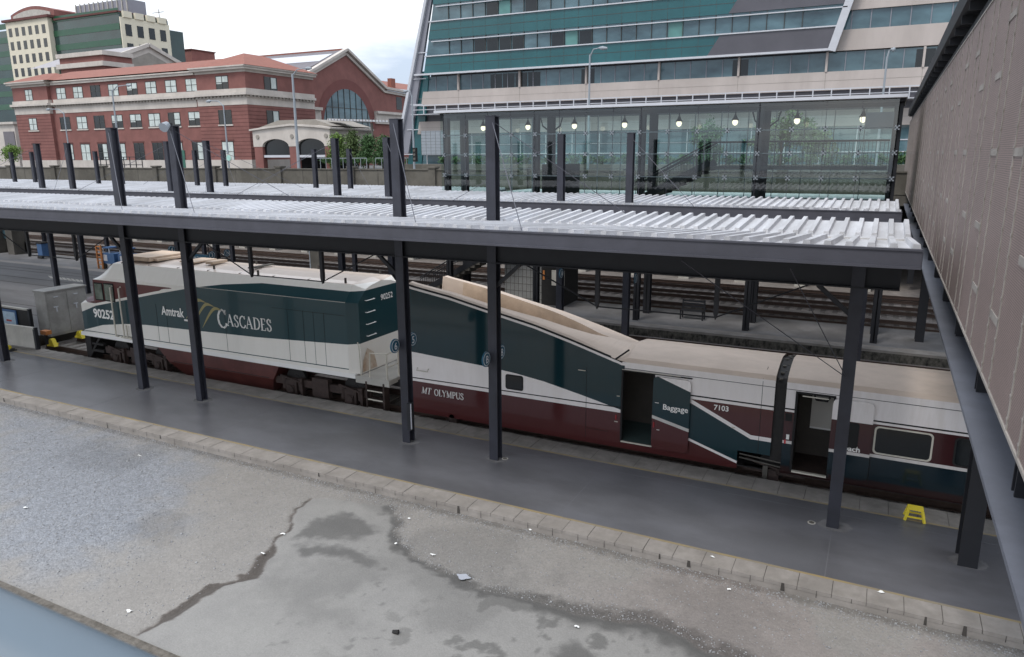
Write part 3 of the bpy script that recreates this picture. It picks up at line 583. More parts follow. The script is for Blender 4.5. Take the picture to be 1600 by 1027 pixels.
# roof dusting
b=MB(); b.box(-26.9,-25.4,19.1,20.9,4.0,4.16); b.box(-25.5,-25.2,19.3,20.7,4.0,4.08); b.build('roof_hatch','tanroof',loc)
b=MB(); b.box(-24.2,-23.4,19.5,20.6,4.0,4.05); b.box(-22.9,-22.5,19.6,20.3,4.0,4.1); b.build('roof_vent','tanroof',loc)
b=MB()
for x,y in ((-22,19.2),(-19.6,19.0),(-18.5,20.9),(-21.5,20.8),(-15.7,19.0),(-15.7,20.9)): MB().tube([(x,y,3.85),(x,y,4.05)],.04,8).build('lifting_eye','joint',loc)
b=MB(); b.box(-20.5,-20.3,19.4,20.5,4.0,4.05)
for i in range(7): b.box(-26.9+i*1.6,-26.88+i*1.6,18.95,21.0,3.86,3.9)
b.build('roof_seams','conc_dark',loc)
# cab glazing
for i,(xa,xb,za,zb) in enumerate(((-28.05,-27.62,2.42,3.04),(-27.45,-26.95,2.42,3.06))):
    f=MB(); f.box(xa-.05,xb+.05,YA-.02,YA-.002,za-.05,zb+.05); fo=f.build('window_frame','black',loc); f=MB(); f.box(xa,xb,YA-.03,YA-.02,za,zb); f.build('pane','cabglass',fo)
f=MB(); f.add([(-28.27,19.0,2.55),(-28.27,21.0,2.55),(-28.19,21.0,3.15),(-28.19,19.0,3.15)],[(0,1,2,3)]); o=f.build('windscreen','winglass_dk',loc,recalc=False)
for x in (-26.95,-26.45):
    b=MB(); b.tube([(x,YA-.03,3.02),(x,YA-.13,2.98),(x,YA-.13,1.0),(x,YA-.02,.98)],.032,8); b.build('grab_rail','creamrail',loc)
b=MB(); b.box(-26.65,-26.05,YA-.14,YA-.02,.96,1.02); b.box(-26.3,-26.25,YA-.14,YA-.1,1.02,1.5); b.build('step_plate','creamrail',loc)
b=MB(); b.box(-26.8,-25.9,YA-.012,YA-.004,.95,2.95); b.build('cab_door',lv,loc,attrs=LA) if False else None
# fuel tank skirt
b=MB(); b.loft([[(xa,YA+.02,.76),(xa+.55,YA+.02,.25),(xa+1.15,YA+.3,-.32),(xa+1.15,YB-.3,-.32),(xa+.55,YB-.02,.25),(xa,YB-.02,.76)] if xa<-20 else [(xa,YA+.02,.76),(xa-.3,YA+.02,.25),(xa-.65,YA+.3,-.32),(xa-.65,YB-.3,-.32),(xa-.3,YB-.02,.25),(xa,YB-.02,.76)] for xa in (-24.75,-18.5)],closed=True,caps=True); b.build('fuel_tank','maroon',loc)
b=MB(); b.box(-23.9,-19.0,YA+.005,YA+.018,.28,.3); b.box(-22.5,-22.48,YA+.03,YA+.06,-.2,.74); b.build('tank_seam','under_dk',loc)
b=MB(); b.box(-29.2,-13.4,19.0,21.0,.55,.78); b.build('underframe','under_dk',loc)
def truck(xc,half,parent,nm='truck'):
    o=MB(); o.box(xc-half,xc+half,YA+.12,YA+.24,.12,.38); o.box(xc-.35,xc+.35,YA+.05,YA+.26,-.12,.55)
    for s in (-1,1):
        x=xc+s*half*.62
        o.box(x-.24,x+.24,YA+.04,YA+.24,-.2,.34); o.box(x-.14,x+.14,YA-.0,YA+.05,-.12,.16); o.tube([(x,YA-.03,.02),(x,YA+.04,.02)],.13,12)
        for dx in (-.36,.36): o.tube([(x+dx,YA+.14,-.02),(x+dx,YA+.14,.42)],.09,10)
        o.bar((x-.5,YA+.08,.45),(x+.5,YA+.02,.3),.05,.06); o.box(x+.42,x+.52,YA+.02,YA+.2,-.25,.45)
    tr=o.build(nm,'under',parent); MB().box(xc-half,xc+half,YB-.24,YB-.12,.12,.38).build('side_frame','under_dk',tr)
    for s in (-1,1):
        x=xc+s*half*.62
        for y in (YA+.32,YB-.44): w_=MB(); w_.tube([(x,y,.26),(x,y+.12,.26)],.46,24); w_.tube([(x,y-.02,.26),(x,y,.26)],.2,12); w_.build('wheel','under_dk',tr)
truck(-26.1,2.0,loc); truck(-16.7,2.1,loc)
# pilot / coupler front
b=MB(); b.box(-29.55,-29.2,18.75,21.25,-.3,.8); b.box(-29.75,-29.5,19.6,20.4,.05,.45); b.bar((-29.3,18.7,-.25),(-28.4,18.7,.75),.12,.1); b.box(-28.9,-28.2,18.6,18.75,.1,.2); b.box(-28.9,-28.2,18.6,18.75,.4,.48); b.build('pilot','under_dk',loc)
# rear platform, rail and steps
b=MB(); b.box(-15.0,-13.75,YA+.02,YB-.02,.72,.88); b.box(-15.1,-13.75,YA-.0,YA+.02,.66,.9); b.build('rear_platform','conc_pale',loc)
b=MB()
for y in (18.55,19.2,20.7,21.4): b.tube([(-13.85,y,.88),(-13.85,y,1.75)],.03,8)
b.tube([(-13.85,18.55,1.75),(-13.85,19.2,1.75)],.024,8); b.tube([(-13.85,20.7,1.75),(-13.85,21.4,1.75)],.024,8); b.tube([(-13.85,18.55,1.3),(-13.85,19.2,1.3)],.018,8)
b.tube([(-14.9,18.55,.88),(-14.9,18.5,1.9),(-15.02,18.6,2.0)],.022,8); b.tube([(-13.85,18.55,1.75),(-14.5,18.55,1.72),(-14.55,18.55,.88)],.022,8); b.build('hand_rail','creamrail',loc)
b=MB()
for z in (-.15,.15,.45): b.box(-14.65,-14.0,YA-.02,YA+.25,z-.02,z+.02)
b.box(-14.7,-14.64,YA-.02,YA+.25,-.2,.75); b.box(-14.0,-13.94,YA-.02,YA+.25,-.2,.75); b.build('steps','creamrail' if False else 'under',loc)
b=MB()
for z in (-.15,.15,.45): b.box(-14.62,-14.02,YA-.03,YA-.02,z-.015,z+.025)
b.build('step_edge','creamrail',loc)
b=MB()
for z in (2.15,2.55,2.95,3.35): MB().tube([(-14.94,19.0,z),(-14.88,19.0,z),(-14.88,19.45,z),(-14.94,19.45,z)],.016,6).build('end_rung','whitepaint',loc)
b=MB(); b.box(-14.0,-13.4,19.8,20.2,.15,.5); b.tube([(-13.8,19.4,.6),(-13.4,19.4,.2),(-13.0,19.4,.5)],.03,6); b.build('coupler','under_dk',loc)
b=MB(); text_mb(b,'90252',(-14.975,19.9,3.2),(0,1,0),(0,0,1),.2,bold=.02); text_mb(b,'90252',(-28.38,YA-.006,1.64),(1,0,0),(0,0,1),.36,bold=.03,sx=1.02); text_mb(b,'Amtrak',(-24.25,YA-.006,2.12),(1,0,0),(0,0,1),.34,bold=.025,sx=.82)
b.box(-23.05,-22.62,YA-.006,YA-.003,1.98,2.05); b.build('lettering','whitepaint',loc,recalc=False)
b=MB(); serif(b,'C',(-21.28,YA-.006,1.93),(1,0,0),(0,0,1),.66); serif(b,'ASCADES',(-20.8,YA-.006,2.02),(1,0,0),(0,0,1),.43,gap=.045); b.build('script_lettering','whitepaint',loc,recalc=False)
b=MB()
for k in range(3):
    pts=[]; x0=-22.95+k*.42; 
    for i in range(12):
        a=i/11; x=x0+.0+a*1.15; z=2.05+.92*math.sin(min(1,a*1.25)*math.pi/2)-(.18*max(0,a-.6)/.4) - k*.12; wd=.14*math.sin(math.pi*min(1,a*1.0))*(1.2-a*.5)+.01; pts.append((x,z,wd))
    up=[(x,z) for x,z,w_ in pts]; dn=[(x,z-w_) for x,z,w_ in pts][::-1]
    n_=len(up); vs=[(x,YA-.006,z) for x,z in up]+[(x,YA-.006,z) for x,z in dn]; b.add(vs,[(i,i+1,2*n_-2-i,2*n_-1-i) for i in range(n_-1)])
b.build('gold_swoosh','gold',loc,recalc=False)

# ================================================================== BAGGAGE CAR
car=thing('baggage_car','baggage car with tall swept fin roof and one sliding door open','train car',(-7.5,20,-.2),'passenger cars')
ZT=[(-12.9,4.12),(-12.69,4.07),(-11.4,3.86),(-10.16,3.59),(-8.58,3.26),(-7.44,2.95),(-6.17,2.57),(-5.9,2.5)]
ZR=[(-12.9,3.35),(-11.1,3.0),(-9.4,2.76),(-7.8,2.68),(-6.2,2.72)]
def carside(xa,xb,holes,ztop,y,stepx=.1,stepz=.08,z0=.1,nm='side'):
    X=set(np.round(np.arange(xa,xb,stepx),3))|{xa,xb}; Zs=set(np.round(np.arange(0,1.0001,.04),4)); 
    for h in holes: X|={h[0],h[1]}
    X=sorted(X); b=MB(); 
    zh=sorted({z for h in holes for z in h[2:]})
    cols=[]
    base=[z0]+list(np.round(np.arange(z0+stepz,2.3,stepz),3))
    base=sorted(set(base)|set(zh)); base=[z for z in base if z<=2.3]
    for x in X:
        zt=ztop(x); up=[2.3+(zt-2.3)*i/14 for i in range(1,15)]; cols.append([(x,y,z) for z in base+up])
    n=len(cols[0]); b.v=[p for c in cols for p in c]
    for i in range(len(X)-1):
        for j in range(n-1):
            xc=(X[i]+X[i+1])/2; zc=(cols[i][j][2]+cols[i][j+1][2])/2
            if any(h[0]<xc<h[1] and h[2]<zc<h[3] for h in holes): continue
            b.f.append((i*n+j,(i+1)*n+j,(i+1)*n+j+1,i*n+j+1)); b.m.append(0)
    return b
CY1=20.9; MID=(YA+CY1)/2
ztf=lambda x: float(interp(x,ZT)) if x<-6.0 else 2.5
TB2=[(-13,1.99),(-10.14,1.83),(-9.2,1.75),(-8.26,1.62),(-7.0,1.36),(-5.85,1.10)]
tb2=lambda X:interp(X,TB2)
wl=lambda X:np.where(X<-2.45,1.66+(X+4.02)*(.92-1.66)/1.57,.92)
w2=lambda X:.58+(X+4.02)*(.15-.58)/1.32
sec=lambda X:X+5.46   # >0 behind the door opening
BA={'mar':lambda X,Y,Z:1.03-Z,
 'teal':lambda X,Y,Z:np.minimum(Z-tb2(X),np.minimum(ztf_v(X)-.10-Z,-5.85-X)),
 'lip':lambda X,Y,Z:np.minimum(Z-ztf_v(X)+.03,-5.9-X),
 'rwhite':lambda X,Y,Z:sec(X),
 'rmar':lambda X,Y,Z:np.minimum(1.72-Z,sec(X)),
 'rs1':lambda X,Y,Z:np.minimum(wl(X)+.055-Z,sec(X)),
 'rteal':lambda X,Y,Z:np.minimum(wl(X)-.055-Z,sec(X)),
 'rs2':lambda X,Y,Z:np.minimum(w2(X)+.04-Z,sec(X)),
 'rmar2':lambda X,Y,Z:np.minimum(w2(X)-.03-Z,sec(X))}
def ztf_v(X): return np.where(X<-6.0,interp(X,ZT),2.5)
Wc,Mc,Tc=rgb(238,231,227),rgb(80,42,42),rgb(18,48,54)
bl_=livery('baggage_car_livery',Wc,[('mar',Mc),('teal',Tc),('lip',rgb(24,24,24)),('rwhite',Wc),('rmar',Mc),('rs1',Wc),('rteal',Tc),('rs2',Wc),('rmar2',Mc)],.12,.05)
sb_=carside(-12.85,-1.95,[(-5.88,-5.04,.23,2.25),(-2.75,-1.95,.0,.5)],ztf,YA); sb_.build('near_side',bl_,car,attrs=BA,recalc=False)
sb_=carside(-12.85,-1.95,[],lambda x:ztf(x)-(.1 if x<-6 else 0),CY1,stepx=.3); sb_.build('far_side',bl_,car,attrs=BA,recalc=False)
def roofsec(x):
    if x<-6.0:
        zt=float(interp(x,ZT)); k=min(1,(-6.0-x)/1.2)
        d=float(interp(x,[(-12.85,.75),(-9.4,.62),(-7.8,.36),(-6.6,.03),(-6,.0)])); yi=YA+float(interp(x,[(-12.85,.3),(-10,.4),(-9,.55),(-7.8,.75),(-6.6,1.15),(-6,1.18)])); yo=CY1-float(interp(x,[(-12.85,.3),(-10,.38),(-9,.45),(-7.8,.65),(-6.6,1.0),(-6,1.08)])); m=.06+.16*(1-k)
        return [(YA,zt),(YA+.1,zt+.05*k+.02),(yi,zt+m),(yi+min(.2,(MID-yi)*.4),zt+m-d),(MID+.1,zt+m-d-.05),(yo-min(.12,(yo-MID-.1)*.3),zt+m-d-.05),(yo,zt+m-.1),(CY1-.08,zt-.05),(CY1,zt-.1)]
    return [(YA,2.5),(YA+.1,2.6),(YA+.35,2.69),(YA+.7,2.77),(MID,2.82),(CY1-.6,2.74),(CY1-.35,2.69),(CY1-.1,2.6),(CY1,2.5)]
xs_=sorted(set(list(np.round(np.arange(-12.85,-6.0,.15),3))+[-6.001,-5.8,-1.95])); S=[[(x,y,z) for y,z in roofsec(x)] for x in xs_]
b=MB()
for i in range(len(S)-1):
    for j in range(8):
        k=len(b.v); b.v+=[S[i][j],S[i+1][j],S[i+1][j+1],S[i][j+1]]; b.f.append((k,k+1,k+2,k+3)); b.m.append(1 if (-12.2<S[i][0][0]<-6.3 and j in (2,3,4,5)) else 0)
b.build('roof',['cartop','tanroof'],car,recalc=False)
b=MB(); b.prism([(YA+.6,3.4),(CY1-.45,3.35),(CY1-.3,4.06),(CY1,4.0),(CY1,.1),(YA,.1),(YA,4.12),(YA+.3,4.18)],lambda u,v,q:(q,u,v),-12.9,-12.85); b.build('end_wall','cartop',car)
b=MB(); b.tube([(x,YA-.01,float(interp(x,ZT))+.01) for x in np.arange(-12.85,-6.0,.3)],.025,6); b.bar((-6.12,YA-.01,2.55),(-5.85,YA+.35,2.76),.03,.04); b.build('roof_lip','black',car)
b=MB(); b.box(-12.8,-2,YA+.005,CY1-.005,.08,.1); b.build('underside','under_dk',car)
b=MB(); b.box(-6.6,-4.3,YA+.01,YA+1.6,.2,.23,1); b.box(-6.6,-6.56,YA+.05,CY1-.1,.23,2.4); b.box(-4.34,-4.3,YA+.05,CY1-.1,.23,2.4); b.box(-6.6,-4.3,YA+1.6,YA+1.65,.23,2.4); b.box(-6.6,-4.3,YA+.05,YA+1.6,2.4,2.43); b.build('interior',['interior','int_floor'],car)
b=MB(); b.box(-5.93,-5.88,YA-.015,YA+.06,.2,2.28); b.box(-5.04,-5.0,YA-.015,YA+.06,.2,2.28); b.box(-5.9,-5.02,YA-.03,YA+.06,2.25,2.29); b.box(-5.9,-4.0,YA-.06,YA-.03,2.27,2.3); b.build('door_frame','black',car)
MB().box(-5.9,-5.02,YA-.03,YA+.06,.19,.225).build('door_sill','creamrail',car); MB().box(-5.9,-4.3,YA-.075,YA-.06,2.3,2.315).build('door_track','creamrail',car)
# slid door
def roundrect(x0,x1,z0,z1,r,n=5):
    P=[]
    for cx,cz,a0 in ((x1-r,z1-r,0),(x0+r,z1-r,90),(x0+r,z0+r,180),(x1-r,z0+r,270)):
        for i in range(n+1): a=math.radians(a0+90*i/n); P.append((cx+r*math.cos(a),cz+r*math.sin(a)))
    return P
def plug_door(x0,x1,z0,z1,y0,y1,mt,attrs,parent,nm):
    X=np.linspace(x0,x1,14); Z=np.linspace(z0,z1,30); b=MB(); r=.12
    def cl(x,z):
        dx=max(x0+r-x,0,x-(x1-r)); dz=max(z0+r-z,0,z-(z1-r))
        if dx>0 and dz>0 and math.hypot(dx,dz)>r:
            s=r/math.hypot(dx,dz); x=(x0+r-dx*s if x<x0+r else x1-r+dx*s); z=(z0+r-dz*s if z<z0+r else z1-r+dz*s)
        return x,z
    for y in (y0,y1): b.v+=[(cl(x,z)[0],y,cl(x,z)[1]) for x in X for z in Z]
    nz_=len(Z); n1_=len(X)*nz_
    for q in (0,n1_):
        for i in range(len(X)-1):
            for j in range(nz_-1): b.f.append((q+i*nz_+j,q+(i+1)*nz_+j,q+(i+1)*nz_+j+1,q+i*nz_+j+1)); b.m.append(0)
    ring=[i*nz_ for i in range(len(X))]+[(len(X)-1)*nz_+j for j in range(1,nz_)]+[i*nz_+nz_-1 for i in range(len(X)-2,-1,-1)]+[j for j in range(nz_-2,0,-1)]
    for i in range(len(ring)): a,c=ring[i],ring[(i+1)%len(ring)]; b.f.append((a,c,c+n1_,a+n1_)); b.m.append(0)
    return b.build(nm,mt,parent,attrs=attrs)
dl=livery('sliding_door_livery',rgb(18,48,54),[('wtri',rgb(238,231,227)),('stripe',rgb(200,196,190)),('mar',rgb(80,42,42))],.15,.08)
dw=lambda X:1.10-.24*(X+5.04)
DA={'wtri':lambda X,Y,Z:Z-(2.26-.36*(X+4.95)),'stripe':lambda X,Y,Z:dw(X)+.05-Z,'mar':lambda X,Y,Z:dw(X)-.04-Z}
d_=plug_door(-5.02,-4.02,.2,2.23,YA-.09,YA-.03,dl,DA,car,'sliding_door')
b=MB(); text_mb(b,'Baggage',(-4.74,YA-.096,1.35),(1,0,0),(0,0,1),.155,bold=.014); b.build('lettering','whitepaint',d_,recalc=False)
b=MB(); b.box(-4.95,-4.85,YA-.1,YA-.09,1.5,1.515); b.box(-4.88,-4.8,YA-.1,YA-.09,.74,.755); b.build('door_handle','whitepaint',d_)
b=MB(); b.prism(roundrect(-9.5,-8.92,1.23,1.69,.07),lambda u,v,q:(u,q,v),YA-.012,YA-.002); w_=b.build('window','black',car); b=MB(); b.prism(roundrect(-9.46,-8.96,1.27,1.65,.05),lambda u,v,q:(u,q,v),YA-.016,YA-.012); b.build('pane','winglass_dk',w_)
b=MB(); text_mb(b,'7103',(-3.42,YA-.006,1.52),(1,0,0),(0,0,1),.14,bold=.02); b.build('lettering','whitepaint',car,recalc=False)
b=MB(); x_=serif(b,'MT',(-12.5,YA-.006,.66),(1,0,0),(0,0,1),.21,italic=.22); serif(b,'OLYMPUS',(-12.5+x_+.13,YA-.006,.65),(1,0,0),(0,0,1),.21,gap=.03); b.build('name_lettering','whitepaint',car,recalc=False)
b=MB()
b.box(-4.02,-1.95,YA-.006,YA-.001,1.80,1.835); b.prism([(-12.85,1.12),(-5.9,1.17),(-5.9,1.2),(-12.85,1.15)],lambda u,v,q:(u,q,v),YA-.006,YA-.001)
for x,z0,z1 in ((-6.95,.15,2.25),(-2.25,.5,2.45)): b.box(x-.005,x+.005,YA-.005,YA-.001,z0,z1)
b.box(-5.9,-1.95,YA-.006,YA-.001,2.32,2.333); b.box(-6.9,-6.3,YA-.006,YA-.001,.42,.43); b.build('panel_seams','black',car)
b=MB(); b.bar((-2.25,YA,2.5),(-2.2,YA+.4,2.72),.01,.01); b.build('roof_seam','joint',car)
b=MB(); b.tube([(-12.6,YA-.02,1.5),(-12.6,YA-.09,1.42),(-12.2,YA-.09,1.42),(-12.2,YA-.02,1.5)],.015,6); b.box(-7.2,-6.98,YA-.02,YA,2.1,2.12); b.box(-6.05,-5.97,YA-.02,YA,1.5,1.52); b.box(-6.1,-6.0,YA-.02,YA,.75,.77); b.box(-2.95,-2.85,YA-.03,YA,1.1,1.12); b.build('grab_iron','creamrail',car)
rl=mat('red_latch_paint',rgb(140,36,40)); MB().box(-6.08,-6.04,YA-.02,YA,.82,.95).build('red_latch',rl,car); MB().box(-4.98,-4.94,YA-.11,YA-.09,.8,.95).build('red_latch',rl,car)
def bogie(xc,parent):
    b=MB(); b.box(xc-.75,xc+.75,YA+.1,YA+.22,-.02,.1); b.box(xc-.14,xc+.14,YA+.04,YA+.2,-.2,.12); b.bar((xc-.7,YA+.1,.3),(xc+.5,YA+.1,.05),.06,.05); b.tube([(xc,YA+.0,.02),(xc,YA+.1,.02)],.1,10); g=b.build('wheelset','under',parent)
    w_=MB(); w_.tube([(xc,YA+.28,.18),(xc,YA+.4,.18)],.38,20); w_.tube([(xc,CY1-.4,.18),(xc,CY1-.28,.18)],.38,20); w_.build('wheel','under_dk',g)
bogie(-11.4,car)
b=MB(); b.box(-12.6,-11.9,YA+.35,YA+.6,-.08,.1); b.build('equipment_box','under_dk',car)

# ================================================================== COACH
co=thing('coach_car','maroon, white and green coach with its door open beside the footbridge','train car',(1,20,-.2),'passenger cars')
CA={'mar':lambda X,Y,Z:1.74-Z,'stripe':lambda X,Y,Z:.98-Z,'teal':lambda X,Y,Z:.9-Z,'mar2':lambda X,Y,Z:.3-Z}
cl_=livery('coach_livery',rgb(236,230,228),[('mar',rgb(64,33,35)),('stripe',rgb(214,208,204)),('teal',rgb(16,34,42)),('mar2',rgb(44,28,28))],.16,.1)
carside(-1.68,12,[(-1.41,-.6,.21,2.25),(.37,1.57,1.03,1.68)],lambda x:2.5,YA,stepx=.3,stepz=.06).build('near_side',cl_,co,attrs=CA,recalc=False)
carside(-1.68,12,[],lambda x:2.5,CY1,stepx=1).build('far_side',cl_,co,attrs=CA,recalc=False)
rs=roofsec(-3); b=MB(); b.loft([[(x,y,z) for y,z in rs] for x in (-1.68,-1.4,12)]); b.build('roof','cartop',co)
b=MB(); b.add([(-1.68,y,z) for y,z in rs]+[(-1.68,CY1,.1),(-1.68,YA,.1)],[tuple(range(11))]); b.build('end_wall','maroon',co)
b=MB(); b.loft([[(x,y+ (.06 if y<20 else -.06),z-.06) for y,z in [(YA,.4)]+rs+[(CY1,.4)]] for x in (-1.95,-1.9,-1.86,-1.8,-1.74,-1.68)]); b.build('gangway_bellows','under_dk',co)
b=MB()
for i,(y,z) in enumerate(rs[1:-1]): b.box(-1.88,-1.8,y-.05,y+.04,z-.08,z-.045); b.box(-1.78,-1.73,y+.1,y+.16,z-.07,z-.04)
b.build('gangway_clips','conc_dark',co)
b=MB(); b.box(-1.5,12,YA+.01,CY1-.01,.08,.1); b.build('underside','under_dk',co)
# door frame and vestibule
b=MB(); b.box(-1.46,-1.41,YA-.015,YA+.08,.2,2.3); b.box(-.6,-.55,YA-.015,YA+.08,.2,2.3); b.box(-1.46,-.55,YA-.02,YA+.08,2.25,2.3); b.build('door_frame','black',co)
MB().box(-1.41,-.6,YA-.03,YA+.06,.17,.21).build('door_sill','creamrail',co); MB().box(-1.3,-.7,YA-.03,YA-.015,2.19,2.215).build('door_track','creamrail',co)
b=MB(); b.box(-1.46,-.5,YA+1.3,YA+1.34,.2,2.4); b.box(-1.5,-1.46,YA+.02,YA+1.3,.2,2.4); b.box(-.5,-.46,YA+.02,YA+1.3,.2,2.4); b.box(-1.46,-.5,YA+.02,YA+1.3,2.4,2.43); b.box(-1.46,-.5,YA+.02,YA+1.3,.17,.2,1); b.build('vestibule',['interior','under'],co)
b=MB(); b.box(-1.15,-.55,YA+1.22,YA+1.29,1.0,2.1); b.box(-1.15,-.55,YA+1.2,YA+1.22,.98,1.02,1); b.build('vestibule_panel',['int_panel','whitepaint'],co)
b=MB(); b.tube([(-1.05,YA+.3,2.15),(-1.0,YA+.3,2.05),(-.75,YA+.3,2.05),(-.7,YA+.3,2.15)],.03,8); b.build('door_arm','black',co)
d2_=livery('coach_door_livery',rgb(236,230,228),[('mar',rgb(64,33,35)),('stripe',rgb(214,208,204)),('teal',rgb(16,34,42)),('mar2',rgb(44,28,28))],.16,.1)
pd=plug_door(-.6,.3,.3,2.26,YA-.09,YA-.03,d2_,CA,co,'door_leaf')
b=MB(); text_mb(b,'Coach',(-.42,YA-.096,1.0),(1,0,0),(0,0,1),.14,bold=.03); b.build('lettering','whitepaint',pd,recalc=False)
b=MB(); P=roundrect(-.3,.02,1.08,1.72,.06); b.prism(P,lambda u,v,q:(u,q,v),YA-.096,YA-.09); b.build('door_window','black',pd)
for xa,xb in ((.35,1.58),(2.0,3.2),(3.6,4.8)):
    b=MB(); o_=roundrect(xa,xb,1.0,1.7,.1); i_=roundrect(xa+.04,xb-.04,1.04,1.66,.08); n_=len(o_)
    vs=[(u,YA-.012,v) for u,v in o_]+[(u,YA-.012,v) for u,v in i_]; b.add(vs,[(i,(i+1)%n_,(i+1)%n_+n_,i+n_) for i in range(n_)]); f=b.build('window_frame','creamrail' if xa<1 else 'black',co,recalc=False)
    b=MB(); b.prism(i_,lambda u,v,q:(u,q,v),YA-.008,YA+.01); b.build('pane','winglass_dk',f)
b=MB(); b.box(-1.66,-1.5,YA-.006,YA-.001,1.5,1.7); b.build('vent_grille','black',co)
b=MB(); b.box(-1.6,-1.53,YA-.02,YA-.001,1.02,1.15); b.build('notice_plate','whitepaint',co)
b=MB(); b.box(-1.64,-1.6,YA-.012,YA-.001,.9,1.0); b.build('red_marker',mat('red_marker_paint',rgb(190,44,50)),co)
b=MB(); b.box(-1.68,-1.46,YA-.005,YA-.001,1.80,1.835); b.box(-.55,12,YA-.005,YA-.001,1.80,1.835); b.box(-1.68,12,YA-.005,YA-.001,2.32,2.333); b.box(.32,.33,YA-.005,YA-.001,.2,.9); b.build('panel_seams','black',co)
bogie(-1.85,co)
b=MB(); b.tube([(-2.7,YA+.02,.42),(-1.4,YA+.02,.33)],.02,6); b.tube([(-2.7,YA+.02,.32),(-1.6,YA+.02,.22)],.02,6); b.box(-2.1,-1.98,YA+.0,YA+.12,-.25,.2); b.build('suspension_rod','creamrail' if False else 'conc_dark',co)

# ================================================================== PLATFORM OBJECTS
x0,y0=1.1,17.45
t=thing('step_stool','bright yellow plastic step stool on the platform edge','step stool',(x0+.22,y0,0))
b=MB(); b.prism([(-.155,-.12),(.155,-.12),(.155,.12),(-.155,.12)],lambda u,v,q:(x0+.22+u,y0+v,q),.25,.28); b.build('step_top','yellow',t)
for sx in (-1,1):
    for sy in (-1,1): MB().bar((x0+.22+sx*.13,y0+sy*.095,.26),(x0+.22+sx*.195,y0+sy*.15,0),.05,.04).build('leg','yellow',t)
for sy in (-1,1): MB().bar((x0+.22-.16,y0+sy*.125,.09),(x0+.22+.16,y0+sy*.125,.09),.025,.035).build('cross_brace','yellow',t)
for sx in (-1,1): MB().bar((x0+.22+sx*.165,y0-.12,.11),(x0+.22+sx*.165,y0+.12,.11),.025,.035).build('cross_brace','yellow',t)
for i,(px,py,lb) in enumerate(((1268,817,'small round drain cover left of the post nearest the footbridge'),(789,717,'small round drain cover beside the foot of the post by the baggage car'))):
    p=atz(px,py,0); t=thing('drain_cover',lb,'drain cover',p); b=MB(); b.tube([p,p+Vector((0,0,.01))],.085,16); b.build('ring','conc_pale',t); b=MB(); b.tube([p+Vector((0,0,.01)),p+Vector((0,0,.013))],.06,16); b.build('lid','conc_dark',t)
# cabinet
t=thing('equipment_cabinet','tall brushed steel equipment cabinet in front of the locomotive nose','cabinet',(-33.6,20.4,0))
b=MB(); b.box(-34.0,-33.2,19.5,21.4,.05,2.08); b.box(-34.05,-33.15,19.45,21.45,2.08,2.14); b.build('casing','stainless',t)
b=MB(); b.box(-33.9,-33.3,19.55,21.35,0,.05); b.build('plinth','conc_dark',t)
for y in (19.55,20.48):
    b=MB(); b.box(-33.2,-33.18,y,y+.88,.15,2.0); d=b.build('cabinet_door','stainless',t)
    b=MB(); b.box(-33.18,-33.14,y+.25,y+.45,1.35,1.39); b.box(-33.18,-33.15,y+.35,y+.4,1.15,1.35); b.box(-33.18,-33.15,y+.3,y+.5,1.8,1.84); b.build('handle','white',d)
# barriers
def barrier(label,a,b_,h,z,panel):
    a=Vector(a); b_=Vector(b_); t=thing('low_barrier',label,'barrier',a)
    MB().bar(a+Vector((0,0,h/2+.03)),b_+Vector((0,0,h/2+.03)),.08,h-.06).build('panel',panel,t); MB().bar(a+Vector((0,0,h)),b_+Vector((0,0,h)),.14,.07).build('top_rail','conc_pale',t)
    MB().bar(b_,b_+Vector((0,0,h+.04)),.14,.14).build('end_post','steel_dark',t); return t
b1=barrier('low grey barrier panel at the platform end, near side of the steel cabinet',(-37.5,17.6,0),(-31.7,18.0,0),.92,0,'conc_pale')
b2=barrier('dark low barrier with a blue notice, behind the grey one',(-38.5,19.3,0),(-34.2,19.3,0),1.25,0,'under_dk')
t=thing('blue_notice','pale blue notice sheet fixed to the dark barrier','sign',(-35.6,19.2,.8)); b=MB(); b.box(-36.3,-35.1,19.2,19.24,.35,1.15); b.build('board','blue',t); b=MB(); b.box(-36.2,-35.2,19.193,19.199,.45,1.05); b.build('sheet',mat('pale_blue_sheet',rgb(170,190,205)),t); b=MB(); b.box(-35.9,-35.5,19.188,19.192,.6,.68); b.build('red_band',mat('red_band',rgb(170,70,66)),t)
t=thing('buffer_light','orange lamp at the end of the stub track','lamp',(-32.2,18.7,0)); b=MB(); b.box(-32.4,-32.0,18.6,18.85,.45,.62); b.build('lens','orange',t); b=MB(); b.box(-32.25,-32.15,18.65,18.75,0,.45); b.build('stand','steel_dark',t)
ws=None
for px,py,lb in ((126,528,'yellow wheel stop clamped on the far rail before the locomotive'),(83,541,'yellow wheel stop on the near rail by the cabinet')):
    p=atz(px,py,-.2); t=thing('wheel_stop',lb,'wheel stop',(p.x,p.y,-.2),'yellow wheel stops on the rails'); b=MB(); b.prism([(-.25,0),(.25,0),(.18,.12),(.08,.34),(-.06,.34),(-.2,.12)],lambda u,v,q:(p.x+u,p.y+q,-.2+v),-.09,.09); b.build('block','yellow',t); b=MB(); b.bar((p.x-.1,p.y-.2,-.12),(p.x+.1,p.y+.2,-.12),.08,.08); b.build('clamp','yellow',t)
p=atz(12,547,0); t=thing('yellow_hand_lamp','yellow lamp with black cable lying on the platform near the grey barrier','lamp',p); b=MB(); b.tube([p+Vector((-.15,0,.12)),p+Vector((.15,0,.12))],.1,10); b.build('body','yellow',t); MB().tube([p+Vector((.15+.3*i/6,.15*math.sin(i),.04)) for i in range(8)],.03,6).build('cable','black',t)
